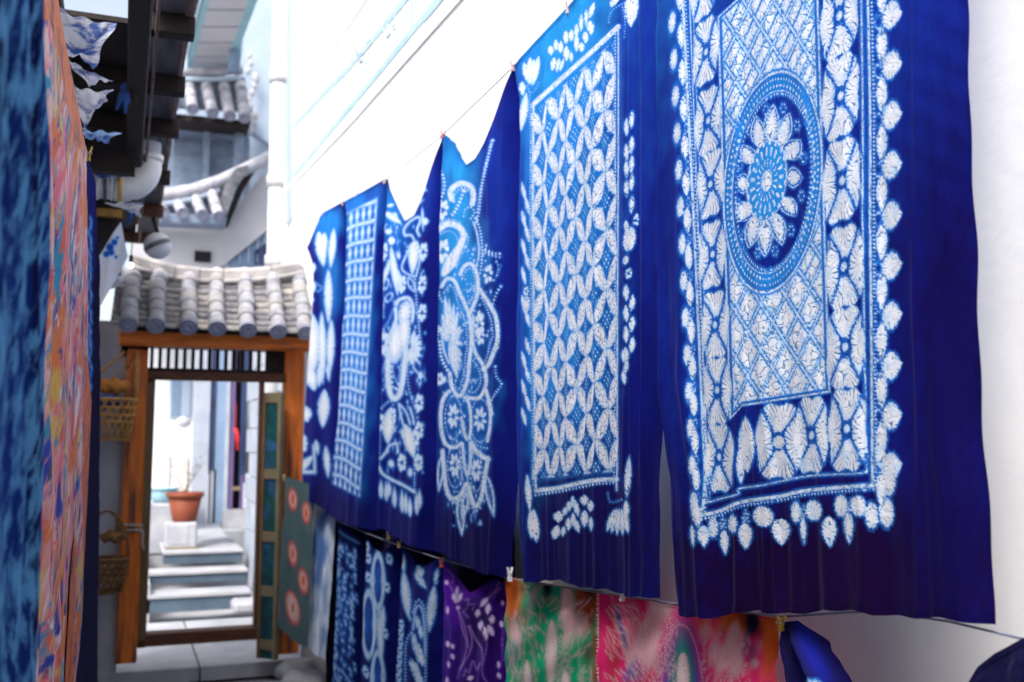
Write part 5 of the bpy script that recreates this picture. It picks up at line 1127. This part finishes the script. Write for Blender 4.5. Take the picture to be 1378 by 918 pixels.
for k in range(260):
    t = s.rs.rand() * 210; e = s.rs.choice([0, 1, 2], p=[.4, .4, .2]); x = (456 if e == 0 else 477 if e == 1 else 466) - t * .035 + s.rs.randn() * (2.2 if e < 2 else 5); s.ell(x, 735 + t + s.rs.randn() * 2, .9 + s.rs.rand() * 1.1, 1.4 + s.rs.rand() * 2.2)
s.wax -= .3; s.tint(463, 830, 9, 60, (.01, .05, .28), .8)
s.cloth('batik_cloth', K2, 'narrow dark navy cloth with a speckled blue border on the lower line', 'cloth', LO)
s = lower([(489, 715), (484, 800), (478, 1010)], [(534, 722), (526, 800), (512, 1040)], [(489, 715), (500, 735), (512, 744), (524, 736), (534, 722)], [(478, 1010), (512, 1040)])
s.pleats(6, 0.0152, .1, .5); s.edges(.05, .08)
s.settle()
s.dye[:] = np.array((.005, .007, .10))
for (x, y, a_, b_) in ((331, 345, 30, 150), (278, 590, 34, 180), (330, 890, 30, 140), (278, 1120, 34, 160)):
    q = low([(x, y)])[0]; s.ring(q[0], q[1], a_ / 4.21, b_ / 4.21, 6.5, 0, sh=False); s.tint(q[0], q[1], a_ / 4.21 * .8, b_ / 4.21 * .8, (.01, .07, .40), .9)
s.leaf(*low([(335, 460)])[0], *low([(350, 830)])[0], 5, crack=2); s.leaf(*low([(360, 480)])[0], *low([(355, 640)])[0], 4, crack=2)
for (x, y) in ((265, 150), (275, 215), (278, 325), (395, 220), (262, 860), (380, 380), (370, 640)): q = low([(x, y)])[0]; s.daisy(q[0], q[1], 4.5, 8, 6, 2.6)
s.cloth('batik_cloth', K2, 'navy cloth with overlapping white rings like chain links on the lower line', 'cloth', LO)
s = lower([(538, 735), (534, 800), (526, 1010)], [(592, 750), (586, 830), (578, 1040)], [(538, 735), (548, 742), (562, 760), (575, 762), (592, 750)], [(526, 1010), (578, 1040)])
s.pleats(6, 0.0152, .1, .5); s.edges(.05, .08)
s.settle()
s.dye[:] = np.array((.006, .008, .12))
for a_, b_, w in (((460, 165), (480, 300), 14), ((475, 290), (505, 560), 24), ((560, 255), (575, 330), 22), ((540, 300), (605, 390), 16), ((668, 270), (655, 380), 12), ((650, 370), (620, 640), 24)):
    q = low([a_, b_]); s.leaf(*q[0], *q[1], w / 4.21 * 1.1, .9, crack=2)
s.line(low([(500, 520), (515, 565)]), 2.4); s.line(low([(530, 520), (555, 455), (590, 490), (605, 600), (600, 900), (600, 1200)]), 3.4, 4.6); s.line(low([(530, 620), (545, 505), (572, 490), (590, 560), (598, 760)]), 2.4)
s.line(low([(520, 640), (490, 700), (485, 900), (490, 1200)]), 3.4, 4.6)
for k in range(11): s.ell(562 + 5 * math.sin(k * 2.1), 838 + k * 12, 7 if k > 2 else 4, 9, crack=2.6)
for k in range(12): s.daisy(540 - k * .6, 840 + k * 12, 3.5, 7, 5, 2.4)
s.cloth('batik_cloth', K2, 'navy cloth with a white figured column and two wing shapes on the lower line', 'cloth', LO)
# purple
s = lower([(592, 752), (590, 830), (584, 1030)], [(679, 790), (678, 850), (674, 1060)], [(592, 752), (606, 760), (620, 782), (634, 798), (652, 788), (664, 778), (679, 786)], [(584, 1030), (674, 1060)], 120)
s.D += .035 * np.exp(-((s.PX.reshape(s.U.shape) - 636) / 16) ** 2 - ((s.PY.reshape(s.U.shape) - 800) / 16) ** 2); s.fold([(600, 760), (612, 850), (600, 1000)], 5, .014); s.fold([(668, 790), (655, 900), (650, 1040)], 5, .016); s.pleats(6, 0.0152, .08, .5); s.edges(.04, .06)
s.settle()
s.dye[:] = np.array((.030, .006, .16)); s.tint(602, 800, 26, 60, (.10, .012, .40), .8); s.tint(600, 880, 20, 60, (.035, .012, .24), .8); s.tint(632, 790, 24, 14, (.12, .02, .42), .8); s.tint(650, 850, 30, 30, (.012, .004, .06), .9)
z7 = lambda p: T(580, 740, 5.16, p)
for a_, b_, w in (((100, 210), (118, 245), 14), ((155, 300), (178, 375), 18), ((215, 295), (182, 370), 16), ((185, 250), (175, 330), 12), ((185, 385), (190, 420), 14), ((115, 390), (115, 450), 12), ((110, 630), (122, 680), 14), ((140, 650), (158, 690), 14), ((140, 720), (160, 765), 14), ((120, 770), (125, 825), 10), ((110, 880), (115, 960), 12),
                  ((395, 330), (340, 400), 18), ((400, 370), (392, 450), 20), ((330, 410), (315, 470), 18), ((425, 450), (420, 520), 20), ((350, 490), (340, 560), 18), ((395, 520), (435, 600), 20), ((370, 530), (390, 630), 16), ((495, 350), (498, 390), 12), ((485, 490), (495, 545), 14), ((470, 770), (470, 830), 12), ((465, 850), (480, 900), 14), ((250, 900), (300, 880), 16)):
    q = z7([a_, b_]); s.leaf(*q[0], *q[1], w / 5.16 * 1.1, .9, crack=1)
for pts in ([(190, 430), (215, 540), (245, 640), (235, 740), (195, 850), (185, 900)], [(260, 535), (285, 620), (270, 710), (200, 830)], [(270, 535), (310, 620), (355, 700), (355, 850), (385, 918)], [(350, 560), (385, 650), (372, 740), (355, 800)], [(200, 440), (240, 560), (260, 680)]): s.line(z7(pts), 2.2, 3.4)
for pts in ([(120, 145), (150, 180), (155, 215), (130, 240), (150, 285)], [(240, 350), (260, 340), (250, 400), (225, 430), (260, 470)], [(270, 380), (300, 380), (290, 410)], [(470, 230), (440, 290), (390, 340)], [(475, 270), (430, 330)], [(230, 870), (240, 830), (265, 850), (290, 770), (320, 830), (345, 780)], [(505, 560), (495, 640), (500, 760)]): s.line(z7(pts), 2.0, 3.0)
s.cloth('batik_cloth', Kp, 'violet cloth with white flowering stems on the lower line', 'cloth', LO)
def feathers(s, n, x0, x1, y0, y1, ang, L_=14, w=.8):
    for _ in range(n):
        x, y = x0 + s.rs.rand() * (x1 - x0), y0 + s.rs.rand() * (y1 - y0); a = ang + s.rs.randn() * .25 + (.5 if s.rs.rand() < .3 else 0); l = L_ * (.5 + s.rs.rand()); s.leaf(x, y, x + l * math.sin(a), y + l * math.cos(a), w * (.5 + s.rs.rand()), 1)
# green and orange
s = Sheet([(681, 776), (680, 850), (679, 1080)], [(812, 796), (810, 850), (806, 1150)], [(681, 776), (720, 782), (760, 790), (812, 796)], [(679, 1080), (806, 1150)], XL, 0, 150, 260)
s.pleats(8, 0.0114, .06, .5); s.D += .004 * np.sin(s.V * 40 + s.U * 14)
s.settle()
O_, G_, P_, B_ = (.72, .13, .012), (.008, .42, .20), (.86, .58, .60), (.02, .012, .02)
s.dye[:] = np.array(G_)
s.tint(690, 800, 17, 50, O_, 1, ragged=.4); s.tint(795, 810, 30, 46, (.34, .07, .02), 1, ragged=.5); s.tint(806, 880, 12, 60, (.30, .07, .02), .8, ragged=.6); s.tint(737, 790, 8, 22, B_, .9); s.tint(795, 790, 10, 20, B_, .7)
s.tint(693, 850, 8, 26, P_, 1, ragged=.6); s.tint(716, 800, 12, 30, (.28, .40, .36), .7, .2, ragged=.6); s.tint(762, 815, 9, 34, P_, .9, ragged=.6); s.tint(777, 848, 14, 22, P_, .85, .3, ragged=.7); s.tint(690, 880, 9, 24, (.06, .34, .30), .8); s.tint(790, 870, 9, 26, (.10, .06, .05), .75, ragged=.7)
s.leaf(743, 834, 740, 935, 8.5, .75, crack=2.5); s.leaf(709, 888, 712, 960, 6, .7, crack=2); s.leaf(760, 900, 764, 980, 7, .7, crack=2)
for cx, cy, a_, b_ in ((742, 890, 24, 86), (742, 900, 38, 120), (708, 930, 14, 70)): s.ring(cx, cy, a_, b_, 1.1, 3.2, sh=False)
s.tint(742, 950, 18, 60, (.01, .32, .16), .6)
feathers(s, 60, 683, 704, 820, 930, .1); feathers(s, 70, 748, 800, 800, 920, -.7); feathers(s, 50, 700, 735, 790, 930, .2, 10); feathers(s, 60, 735, 760, 840, 930, .9, 9, .6)
t7 = s.cloth('tie_dye_cloth', Kc, 'green and orange coarse tie-dye cloth with pale spindle shapes', 'cloth', LO)
# pink with rainbow arch
s = Sheet([(804, 797), (805, 850), (806, 1150)], [(1049, 832), (1047, 880), (1044, 1330)], [(804, 797), (860, 805), (912, 812), (980, 822), (1049, 832)], [(806, 1150), (1044, 1330)], XL - .01, 0, 220, 280)
s.pleats(9, 0.0114, .05, .5); s.D += .004 * np.sin(s.V * 30 + s.U * 22)
s.settle()
K_ = (.86, .03, .20); s.dye[:] = np.array(K_)
s.tint(890, 812, 22, 26, P_, .9, ragged=.4); s.tint(870, 870, 26, 46, P_, .75, -.5, ragged=.7); s.tint(850, 820, 12, 30, (.70, .10, .22), .8); s.tint(826, 880, 10, 90, (.72, .04, .10), .8); s.tint(836, 850, 7, 60, (.62, .50, .55), .7, -.25, ragged=.6); s.tint(834, 838, 4.5, 34, (.06, .09, .34), .9, -.25, ragged=.5); s.tint(852, 905, 14, 14, (.12, .14, .42), .8, ragged=.8)
s.tint(1000, 838, 75, 20, O_, .9, ragged=.5); s.tint(1036, 870, 18, 60, O_, .85, ragged=.5); s.tint(985, 880, 32, 30, P_, .75, .4, ragged=.8); s.tint(955, 850, 20, 18, P_, .5, ragged=.7); s.tint(985, 905, 12, 14, (.7, .55, .55), .6)
s.tint(1013, 842, 13, 28, (.010, .008, .03), .95, ragged=.6); s.tint(1012, 872, 12, 20, (.10, .10, .26), .85, ragged=.8); s.tint(1015, 893, 8, 8, (.6, .45, .5), .7)
def arch(cx, top, w, h, col, a): s.tint(cx, top + h, w, h, col, a, ragged=.04, pw=.8)
arch(917, 838, 31, 110, (.04, .05, .42), 1); arch(918, 848, 22, 95, (.02, .10, .30), 1); arch(918, 858, 16, 85, (.015, .30, .20), 1); arch(919, 878, 10, 66, (.05, .38, .30), .8)
s.leaf(919, 878, 920, 985, 9, .6, crack=2.6)
for a_ in (0,): s.line([(888, 960), (892, 900), (902, 856), (912, 842), (926, 846), (938, 876), (946, 920), (950, 970)], 1.2, 0)
feathers(s, 150, 812, 905, 812, 930, .5, 16); feathers(s, 90, 880, 912, 815, 900, -.6, 14); feathers(s, 110, 948, 1010, 840, 930, -.5, 12); feathers(s, 40, 850, 880, 880, 930, .3, 10)
t8 = s.cloth('tie_dye_cloth', Kc, 'hot pink coarse tie-dye cloth with a blue and green arch', 'cloth', LO)
# frayed selvedge of the pink cloth
random.seed(31); V = []; F = []
for k in range(70):
    y = 800 + k * 2.2; p = onP(806, y, XL - .015); n = len(V); L_ = random.uniform(.006, .022); a = random.uniform(-.5, .5)
    V += [p, p + Vector((0, 0, .0022)), p + Vector((-.004, L_ * math.cos(a), L_ * math.sin(a)))]; F.append((n, n + 1, n + 2))
o = part('frayed_edge', (V, F), m_pink, t8, kind='stuff')
# dark blue bunched cloth beside it
s = Sheet([(1050, 838), (1050, 880), (1052, 1100)], [(1072, 835), (1100, 868), (1122, 910), (1170, 1100)], [(1050, 838), (1072, 835)], [(1052, 1100), (1170, 1100)], XL - .03, 0, 80, 120)
s.fold([(1066, 838), (1094, 880), (1120, 940)], 7, .03); s.fold([(1056, 838), (1066, 900), (1074, 980)], 5, .02); s.pleats(4, 0.0190, .08, .6); s.edges(.03, .1)
s.settle()
s.dye[:] = np.array((.012, .012, .10)); s.tint(1095, 880, 13, 60, (.012, .016, .24), 1, -.45, ragged=.1); s.tint(1062, 880, 12, 60, (.012, .010, .06), .9)  # bright blue fold is a highlight painted into the colour
for k in range(4): s.ell(1088 + k * 5, 917 + (k % 2) * 3, 2.6, 4, False)
s.cloth('batik_cloth', K2, 'plain dark blue cloth gathered on one peg beside the pink one', 'cloth', LO)
# dark bundle in the near corner
s = Sheet([(1303, 925), (1296, 960), (1270, 1100)], [(1420, 838), (1430, 900), (1440, 1200)], [(1303, 925), (1318, 898), (1340, 880), (1362, 868), (1380, 858), (1420, 842)], [(1270, 1100), (1440, 1200)], XL - .06, 0, 80, 80)
s.pleats(8, 0.0380, .08, .8)
s.settle()
s.dye[:] = np.array((.010, .009, .045))
s.cloth('dark_cloth_or_shade_sheet', K2, 'near black cloth bundled over the line in the lower right corner', 'cloth', LO)

# added dark sheet standing in for wall shade behind the lower row
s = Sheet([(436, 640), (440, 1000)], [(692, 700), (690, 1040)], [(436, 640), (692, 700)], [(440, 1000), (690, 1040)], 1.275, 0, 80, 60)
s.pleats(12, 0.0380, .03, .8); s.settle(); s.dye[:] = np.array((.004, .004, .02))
s.cloth('dark_cloth_or_shade_sheet', K2, 'added black sheet standing in for wall shade behind the navy lower cloths', 'cloth', LO)
# =================================================================== LEFT CLOTHS
LG = 'cloths hung along the left side of the alley'
Kb = cloth_mat('blue_streaked_cotton', vein=0, pepper=.85, pepc=(.09, .28, .54), streak=.7, rag=3, pepsc=(46, 15))
def cols_mat():
    m = bpy.data.materials.new('marbled_silk'); m.use_nodes = True; N = m.node_tree.nodes; L = m.node_tree.links; b = N['Principled BSDF']; b.inputs['Roughness'].default_value = .7
    uv = N.new('ShaderNodeUVMap'); uv.uv_map = 'cloth'; dye = N.new('ShaderNodeAttribute'); dye.attribute_name = 'dye'
    prev = None
    specs = [((.66, .30, .27), 0, 0, (1, 1, 1)), ((.62, .09, .06), 0.470, 0.565, (5.04, 4.8, 1)), ((.70, .50, .48), 0.490, 0.575, (7.92, 6.4, 1)), ((.02, .24, .38), 0.520, 0.585, (9.36, 5.6, 1)), ((.68, .17, .015), 0.510, 0.595, (7.2, 4.8, 1)), ((.02, .04, .32), 0.550, 0.615, (10.08, 7.2, 1)), ((.62, .44, .08), 0.570, 0.645, (11.52, 7.2, 1)), ((.72, .16, .22), 0.550, 0.625, (14.4, 8, 1)), ((.72, .60, .60), 0.590, 0.655, (18.72, 6.4, 1)), ((.04, .07, .16), 0.590, 0.655, (15.84, 9.6, 1))]
    mp0 = N.new('ShaderNodeMapping'); L.new(uv.outputs[0], mp0.inputs[0])
    dn = N.new('ShaderNodeTexNoise'); dn.inputs['Scale'].default_value = 3; dn.inputs['Detail'].default_value = 2; L.new(uv.outputs[0], dn.inputs['Vector'])
    va = N.new('ShaderNodeVectorMath'); va.operation = 'MULTIPLY_ADD'; L.new(dn.outputs['Color'], va.inputs[0]); va.inputs[1].default_value = (.10, .08, 0); L.new(uv.outputs[0], va.inputs[2])
    for k, (c, lo, hi, sc) in enumerate(specs):
        if k == 0: prev = c; continue
        mp = N.new('ShaderNodeMapping'); L.new(va.outputs[0], mp.inputs[0]); mp.inputs['Scale'].default_value = sc; mp.inputs['Location'].default_value = (k * 3.1, k * 1.7, 0)
        n = N.new('ShaderNodeTexNoise'); n.inputs['Scale'].default_value = 1; n.inputs['Detail'].default_value = 5; n.inputs['Roughness'].default_value = .55; n.inputs['Distortion'].default_value = .8; L.new(mp.outputs[0], n.inputs['Vector'])
        r = N.new('ShaderNodeMapRange'); r.inputs[1].default_value = lo; r.inputs[2].default_value = hi; L.new(n.outputs[0], r.inputs[0])
        mx = N.new('ShaderNodeMix'); mx.data_type = 'RGBA'; L.new(r.outputs[0], mx.inputs[0])
        if isinstance(prev, tuple): mx.inputs[6].default_value = (*prev, 1)
        else: L.new(prev, mx.inputs[6])
        mx.inputs[7].default_value = (*c, 1); prev = mx.outputs[2]
    dm = N.new('ShaderNodeAttribute'); dm.attribute_name = 'wax'; r = N.new('ShaderNodeMapRange'); r.inputs[1].default_value = -2; r.inputs[2].default_value = 2; L.new(dm.outputs['Fac'], r.inputs[0])
    mx = N.new('ShaderNodeMix'); mx.data_type = 'RGBA'; L.new(r.outputs[0], mx.inputs[0]); L.new(prev, mx.inputs[6]); L.new(dye.outputs['Color'], mx.inputs[7])
    n = N.new('ShaderNodeTexNoise'); n.inputs['Scale'].default_value = 14; n.inputs['Detail'].default_value = 6; L.new(va.outputs[0], n.inputs['Vector']); r2 = N.new('ShaderNodeMapRange'); r2.inputs[1].default_value = .50; r2.inputs[2].default_value = .64; L.new(n.outputs[0], r2.inputs[0])
    mul = N.new('ShaderNodeMath'); mul.operation = 'MULTIPLY'; L.new(r2.outputs[0], mul.inputs[0]); L.new(r.outputs[0], mul.inputs[1])
    mx2 = N.new('ShaderNodeMix'); mx2.data_type = 'RGBA'; L.new(mul.outputs[0], mx2.inputs[0]); L.new(mx.outputs[2], mx2.inputs[6]); mx2.inputs[7].default_value = (.16, .03, .04, 1)
    L.new(mx2.outputs[2], b.inputs['Base Color']); return m
Km = cols_mat()
s = Sheet([(-130, -700), (-140, 0), (-150, 1700)], [(50, -160), (51, 0), (49, 400), (44, 700), (30, 918), (24, 1100)], [(-130, -700), (50, -160)], [(-150, 1700), (24, 1100)], -.140, .02, 90, 200, side=-1)
s.pleats(16, 0.0190, .03, .6); s.D += .006 * np.sin(s.U * 40)
s.settle()
s.dye[:] = np.array((.006, .022, .14)); s.tint(47, 400, 7, 900, (.005, .006, .04), 1, ragged=.1); s.tint(2, 60, 9, 160, (.005, .006, .03), 1)
s.cloth('tie_dye_cloth', Kb, 'tall blue streaky tie-dye cloth at the left edge of the alley', 'cloth', LG, topband=False)
s = Sheet([(53, -30), (54, 300), (52, 600), (42, 918), (36, 1200)], [(78, -10), (82, 30), (98, 100), (116, 200), (119, 400), (116, 600), (99, 918), (94, 1100)], [(53, -30), (66, -20), (78, -10)], [(36, 1200), (94, 1100)], -.170, .02, 120, 260, side=-1)
s.fold([(62, 0), (72, 60), (92, 160), (104, 230)], 5, .012); s.fold([(60, 200), (58, 900)], 2.5, .012); s.fold([(74, 250), (70, 900)], 3, .012); s.pleats(10, 0.0114, .04, .5)
s.settle()
i = s.sel(40, 150, 60, 620); s.wax[i] = 3 - np.abs(s.PX[i] - 52) * .9; s.dye[i] = np.array((.55, .09, .02))
i = s.sel(60, -60, 130, 210); d = (s.PX[i] - (62 + (s.PY[i]) * .195)); s.wax[i] = np.where(d > 0, 6 - np.clip(s.PY[i] - 185, 0, 40) * .4, s.wax[i]); s.dye[i] = np.where((d > 0)[:, None], np.array((.62, .15, .04)), s.dye[i])
i = s.sel(45, -60, 72, 30); s.wax[i] = 6; s.dye[i] = np.array((.60, .16, .04))
t9 = s.cloth('marbled_cloth', Km, 'pink and orange marbled cloth beside the blue one on the left', 'cloth', LG, topband=False)
h = Sheet([(112, 480), (107, 620), (95, 780), (86, 940)], [(118, 480), (123, 540), (120, 620), (112, 780), (100, 940)], [(112, 480), (118, 480)], [(86, 940), (100, 940)], -.166, .02, 10, 60, side=-1)
h.wax[:] = 6; h.dye[:] = np.array((.62, .13, .03)); h.dye[:] = h.dye; h.build('turned_back_edge', Km, t9)
s = Sheet([(115, 203), (112, 400), (104, 700), (94, 918), (90, 1000)], [(121, 204), (129, 230), (131, 500), (130, 700), (128, 918), (127, 1000)], [(115, 203), (121, 204)], [(90, 1000), (127, 1000)], -.180, .02, 30, 160, side=-1)
s.pleats(4, 0.0228, .15, .7)
s.settle()
s.dye[:] = np.array((.006, .005, .03))
for k in range(26): s.leaf(121 + 2 * math.sin(k * 2.3), 290 + k * 9, 122 + 2 * math.cos(k * 1.7), 302 + k * 9, .7)
s.tint(122, 260, 10, 120, (.012, .014, .12), 1)
s.cloth('batik_cloth', K2, 'narrow near black cloth seen edge on behind the marbled one', 'cloth', LG, topband=False)
# canopy rags tied under the eave
Kr = cloth_mat('faded_blue_rag', vein=0, pepper=.95, pepc=(.03, .10, .36), streak=.3, rag=3, trans=.5, pepsc=(8, 30))
CG = 'blue and white rags tied under the eave'
def rag(name, pts, Y, label, dye=(.74, .74, .78), drape=.03, m=None):
    P = [onY(x, y, Y) for x, y in pts]; n = 26; V = []; cen = sum(P, Vector()) / len(P)
    q = [P[int(len(P) * k / 4)] for k in range(4)]
    def fn(u, v):
        a = q[0].lerp(q[1], u); b = q[3].lerp(q[2], u); p = a.lerp(b, v); sg = math.sin(math.pi * u) * math.sin(math.pi * v)
        top = math.sin(math.pi * u) * (1 - v) - .6 * math.sin(math.pi * u) * v
        return p + Vector((.006 * math.sin(v * 9), drape * 2 * sg + .012 * math.sin(u * 9 + v * 7), -drape * .8 * top + .004 * math.sin(u * 17)))
    V, F = grid(n, n, fn); o = part(name, (V, F), m or Kr, None, True); me = o.data
    uvl = me.uv_layers.new(name='cloth'); loops = np.zeros(len(me.loops), np.int32); me.loops.foreach_get('vertex_index', loops); W_ = np.array([(v.x * 1.4, v.z) for v in V])
    uvl.data.foreach_set('uv', W_[loops].astype(np.float32).ravel())
    at = me.attributes.new('wax', 'FLOAT', 'POINT'); at.data.foreach_set('value', np.full(len(V), -60, np.float32))
    ad = me.attributes.new('dye', 'FLOAT_COLOR', 'POINT'); ad.data.foreach_set('color', np.tile(np.array((*dye, 1), np.float32), len(V)))
    return tag(o, label, 'cloth', CG)
rag('hanging_rag', [(74, 4), (157, 28), (124, 92), (88, 76)], 2.95, 'largest blue and white rag, topmost under the dark eave')
rag('hanging_rag', [(84, 74), (120, 96), (152, 108), (118, 116)], 2.98, 'thin twisted white ribbon of cloth tied to the dark beam', (.8, .8, .85), .01)
rag('hanging_rag', [(90, 106), (152, 118), (140, 135), (112, 176)], 3.1, 'triangular blue and white rag below the twisted ribbon')
rag('hanging_rag', [(110, 172), (164, 177), (140, 192), (112, 186)], 3.3, 'small blue fringed scrap hanging lowest of the canopy rags', (.30, .46, .72), .01)
rag('hanging_rag', [(128, 232), (172, 233), (170, 238), (130, 240)], 4.75, 'short strip of blue and white rag wrapped over the pipe', (.7, .72, .78), .0)
rag('hanging_rag', [(140, 273), (192, 272), (188, 292), (172, 284)], 4.8, 'pale rag end dangling below the horizontal pipe', (.7, .7, .72), .0)
# hanging square with blue flower
s = rag('hanging_square', [(170, 296), (178, 300), (172, 366), (126, 430)], 5.0, 'white square cloth with a blue flower hanging by one corner below the pipe', (.50, .56, .62), .0)
bpy.data.objects.remove(s)
def flat_sheet(name, quad, Y, label, spots):
    P = [onY(x, y, Y) for x, y in quad]; n = 40
    V, F = grid(n, n, lambda u, v: P[0].lerp(P[1], u).lerp(P[3].lerp(P[2], u), v) + Vector((0, .02 * math.sin(u * 7 + v * 3), 0)))
    o = part(name, (V, F), cloth_mat('blue_flower_print', vein=0, streak=.15, rag=2.0), None, True); me = o.data
    uvl = me.uv_layers.new(name='cloth'); loops = np.zeros(len(me.loops), np.int32); me.loops.foreach_get('vertex_index', loops); uvl.data.foreach_set('uv', np.array([(v.x, v.z) for v in V])[loops].astype(np.float32).ravel())
    px, py = project(np.array([tuple(v) for v in V])); wax = np.full(len(V), 6.0)
    for (x, y, r) in spots: wax = np.minimum(wax, np.hypot(px - x, py - y) - r)
    dye = np.tile(np.array((.02, .08, .42, 1), np.float32), len(V)); me.attributes.new('wax', 'FLOAT', 'POINT').data.foreach_set('value', wax.astype(np.float32)); me.attributes.new('dye', 'FLOAT_COLOR', 'POINT').data.foreach_set('color', dye)
    return tag(o, label, 'cloth', CG)
flat_sheet('hanging_square', [(128, 352), (163, 298), (172, 346), (128, 426)], 5.0, 'white square cloth with a blue flower hanging below the pipe', [(148, 333, 5), (154, 326, 4), (143, 342, 4), (150, 340, 4), (158, 320, 2), (156, 346, 2)])
# knotted tie on the beam
kp = onY(170, 118, 3.85); random.seed(14)
kn = thing('cloth_knot', 'dark navy cloth strip knotted round the eave beam with hanging tails', 'knot', (kp.x, 3.85, kp.z - .12))
part('knot', ball(kp, .022, (1, .8, .8)), m_bluecl, kn, True)
for (dx, dz) in ((-.03, -.09), (.0, -.10), (.035, -.05), (.01, -.06)): part('tail', tube([kp, kp + Vector((dx * .5, -.01, dz * .4)), kp + Vector((dx, -.005, dz))], [.012, .012, .005], 7), m_bluecl if dx < .03 else m_dark, kn, True)
kp = onY(178, 282, 4.95); kn = thing('cloth_knot', 'second dark knotted strip hanging just under the white pipe', 'knot', (kp.x, 4.95, kp.z - .06))
part('knot', ball(kp, .024, (1, .8, .9)), m_bluecl, kn, True); part('tail', tube([kp, kp + Vector((-.02, 0, -.08))], [.014, .006], 7), m_bluecl, kn, True)
part('wrapped_band', tube([kp, kp + Vector((0.004, 0, .12))], .008, 7), m_dark, kn, True)
single('yellow_plank', pxbox(128, 281, 165, 291, 5.25, .04), m_basket, 'short yellow bamboo plank under the pipe on the left', 'plank')

# =================================================================== LINES AND PEGS
def wp(x, y, X=XC): p = onP(x, y, X); return Vector((X, p.y, p.z))
tp = [(1283, -560), (882, -128), (770, 2), (691, 87), (594, 181), (518, 241), (462, 271), (433, 286), (414, 298)]
single('clothes_line', tube([wp(x, y + 2.5, XC + .006) for x, y in tp], .003, 6), m_line, 'thin pale upper clothes line carrying the large indigo cloths', 'rope', smooth=True)
lp = [(417, 673), (452, 700), (489, 716), (536, 734), (592, 752), (681, 778), (808, 798), (912, 813), (1049, 830), (1180, 822), (1275, 836), (1378, 860), (1500, 880)]
single('clothes_line', tube([wp(x, y, XL - .012 if x < 1100 else XL - .04) for x, y in lp], .0022, 6), m_lineL, 'thin grey lower clothes line running to the right edge of the picture', 'rope', smooth=True)
def peg(x, y, X, m, label, tilt=0.0, sz=1.0, grp=None):
    p = wp(x, y, X); t = thing('clothes_peg', label, 'clothes peg', p, grp)
    t.rotation_euler = (tilt, 0, 0); w = .005 * sz; h = .034 * sz
    for sg in (-1, 1):
        V = [Vector((sg * a_, b_, c_)) for b_ in (-w, w) for a_, c_ in ((.001, -h * .55), (.006, -h * .55), (.005, 0), (.010, h * .45), (.006, h * .45), (.0015, 0))]
        F = [(0, 1, 2, 3, 4, 5), (11, 10, 9, 8, 7, 6)] + [(k, k + 6, (k + 1) % 6 + 6, (k + 1) % 6) for k in range(6)]
        o = part('prong', ([v + WL[t] for v in V], F), m, t)
    o = part('spring', ([v + WL[t] for v in tube([(-.008, -w * 1.3, 0), (.008, -w * 1.3, 0), (.008, w * 1.3, 0), (-.008, w * 1.3, 0)], .0014, 6)[0]], tube([(0, 0, 0), (1, 0, 0), (1, 1, 0), (0, 1, 0)], .1, 6)[1]), m_steel, t, True)
PG = 'pegs along the clothes lines'
peg(765, 10, XC, m_pegp, 'pale pink peg at the top edge of the oval lattice cloth', .1, 1.0, PG)
peg(690, 88, XC, m_pegp, 'pale pink peg at the left top corner of the oval lattice cloth', 0, 1.0, PG)
peg(596, 181, XC, m_pego, 'small reddish peg on the peak of the scalloped cloth', 0, 1.0, PG)
peg(517, 242, XC, m_pegp, 'pale peg on the peak between grid cloth and gourd cloth', 0, 1.0, PG)
peg(479, 260, XC, m_pegw, 'whitish peg in the middle of the grid cloth top', 0, 1.0, PG)
peg(461, 272, XC, m_pegp, 'pale peg between the two farthest indigo cloths', 0, 1.0, PG)
peg(434, 287, XC, m_pegp, 'pale peg on the farthest upper cloth', 0, 1.0, PG)
peg(594, 756, XL - .03, m_pego, 'bright orange peg on the violet cloth', 0, 1.15, PG)
peg(686, 772, XL - .03, m_pegw, 'white peg holding the corner of the green and orange cloth', 0, 1.3, PG)
peg(523, 720, XL - .03, m_pegy, 'yellowish peg above the chain ring cloth', 0.2, 1.1, PG)
peg(537, 732, XL - .03, m_pegy, 'small amber peg where two navy lower cloths meet', 0, .9, PG)
peg(1051, 838, XL - .04, m_pegy, 'amber peg gathering the plain dark blue cloth', 0, .8, PG)
peg(838, 800, XL - .03, m_pegw, 'grey peg near the frayed corner of the pink cloth', .3, .9, PG)
peg(382, 642, .955, m_pegy, 'brown peg on the grey-green flowered cloth', 0, 1.2, PG)
peg(119, 206, -.112, m_pegy, 'amber pegs pinching the tip of the marbled cloth', 0, 1.1, PG)
# rough kerb stones at the foot of the right wall
random.seed(17)
for k in range(9):
    y = 4.0 + k * .40; x = XW - .16; rr = random.uniform(.13, .19)
    V, F = ball((x + random.uniform(-.03, .02), y, .03), rr, (.95, 1.15, .55), 9); V = [v + Vector((math.sin(v.y * 31 + k), math.sin(v.z * 37 + v.x * 20), math.sin(v.x * 29 + k))) * .010 for v in V]
    lbls = ['nearest', 'second nearest', 'third', 'fourth', 'fifth', 'sixth', 'seventh', 'eighth', 'farthest']
    single('kerb_stone', (V, F), m_marble, 'grey rough stone at the wall foot under the lower cloths, %s along the wall' % lbls[k], 'stone', 'rough stones along the wall foot', True)
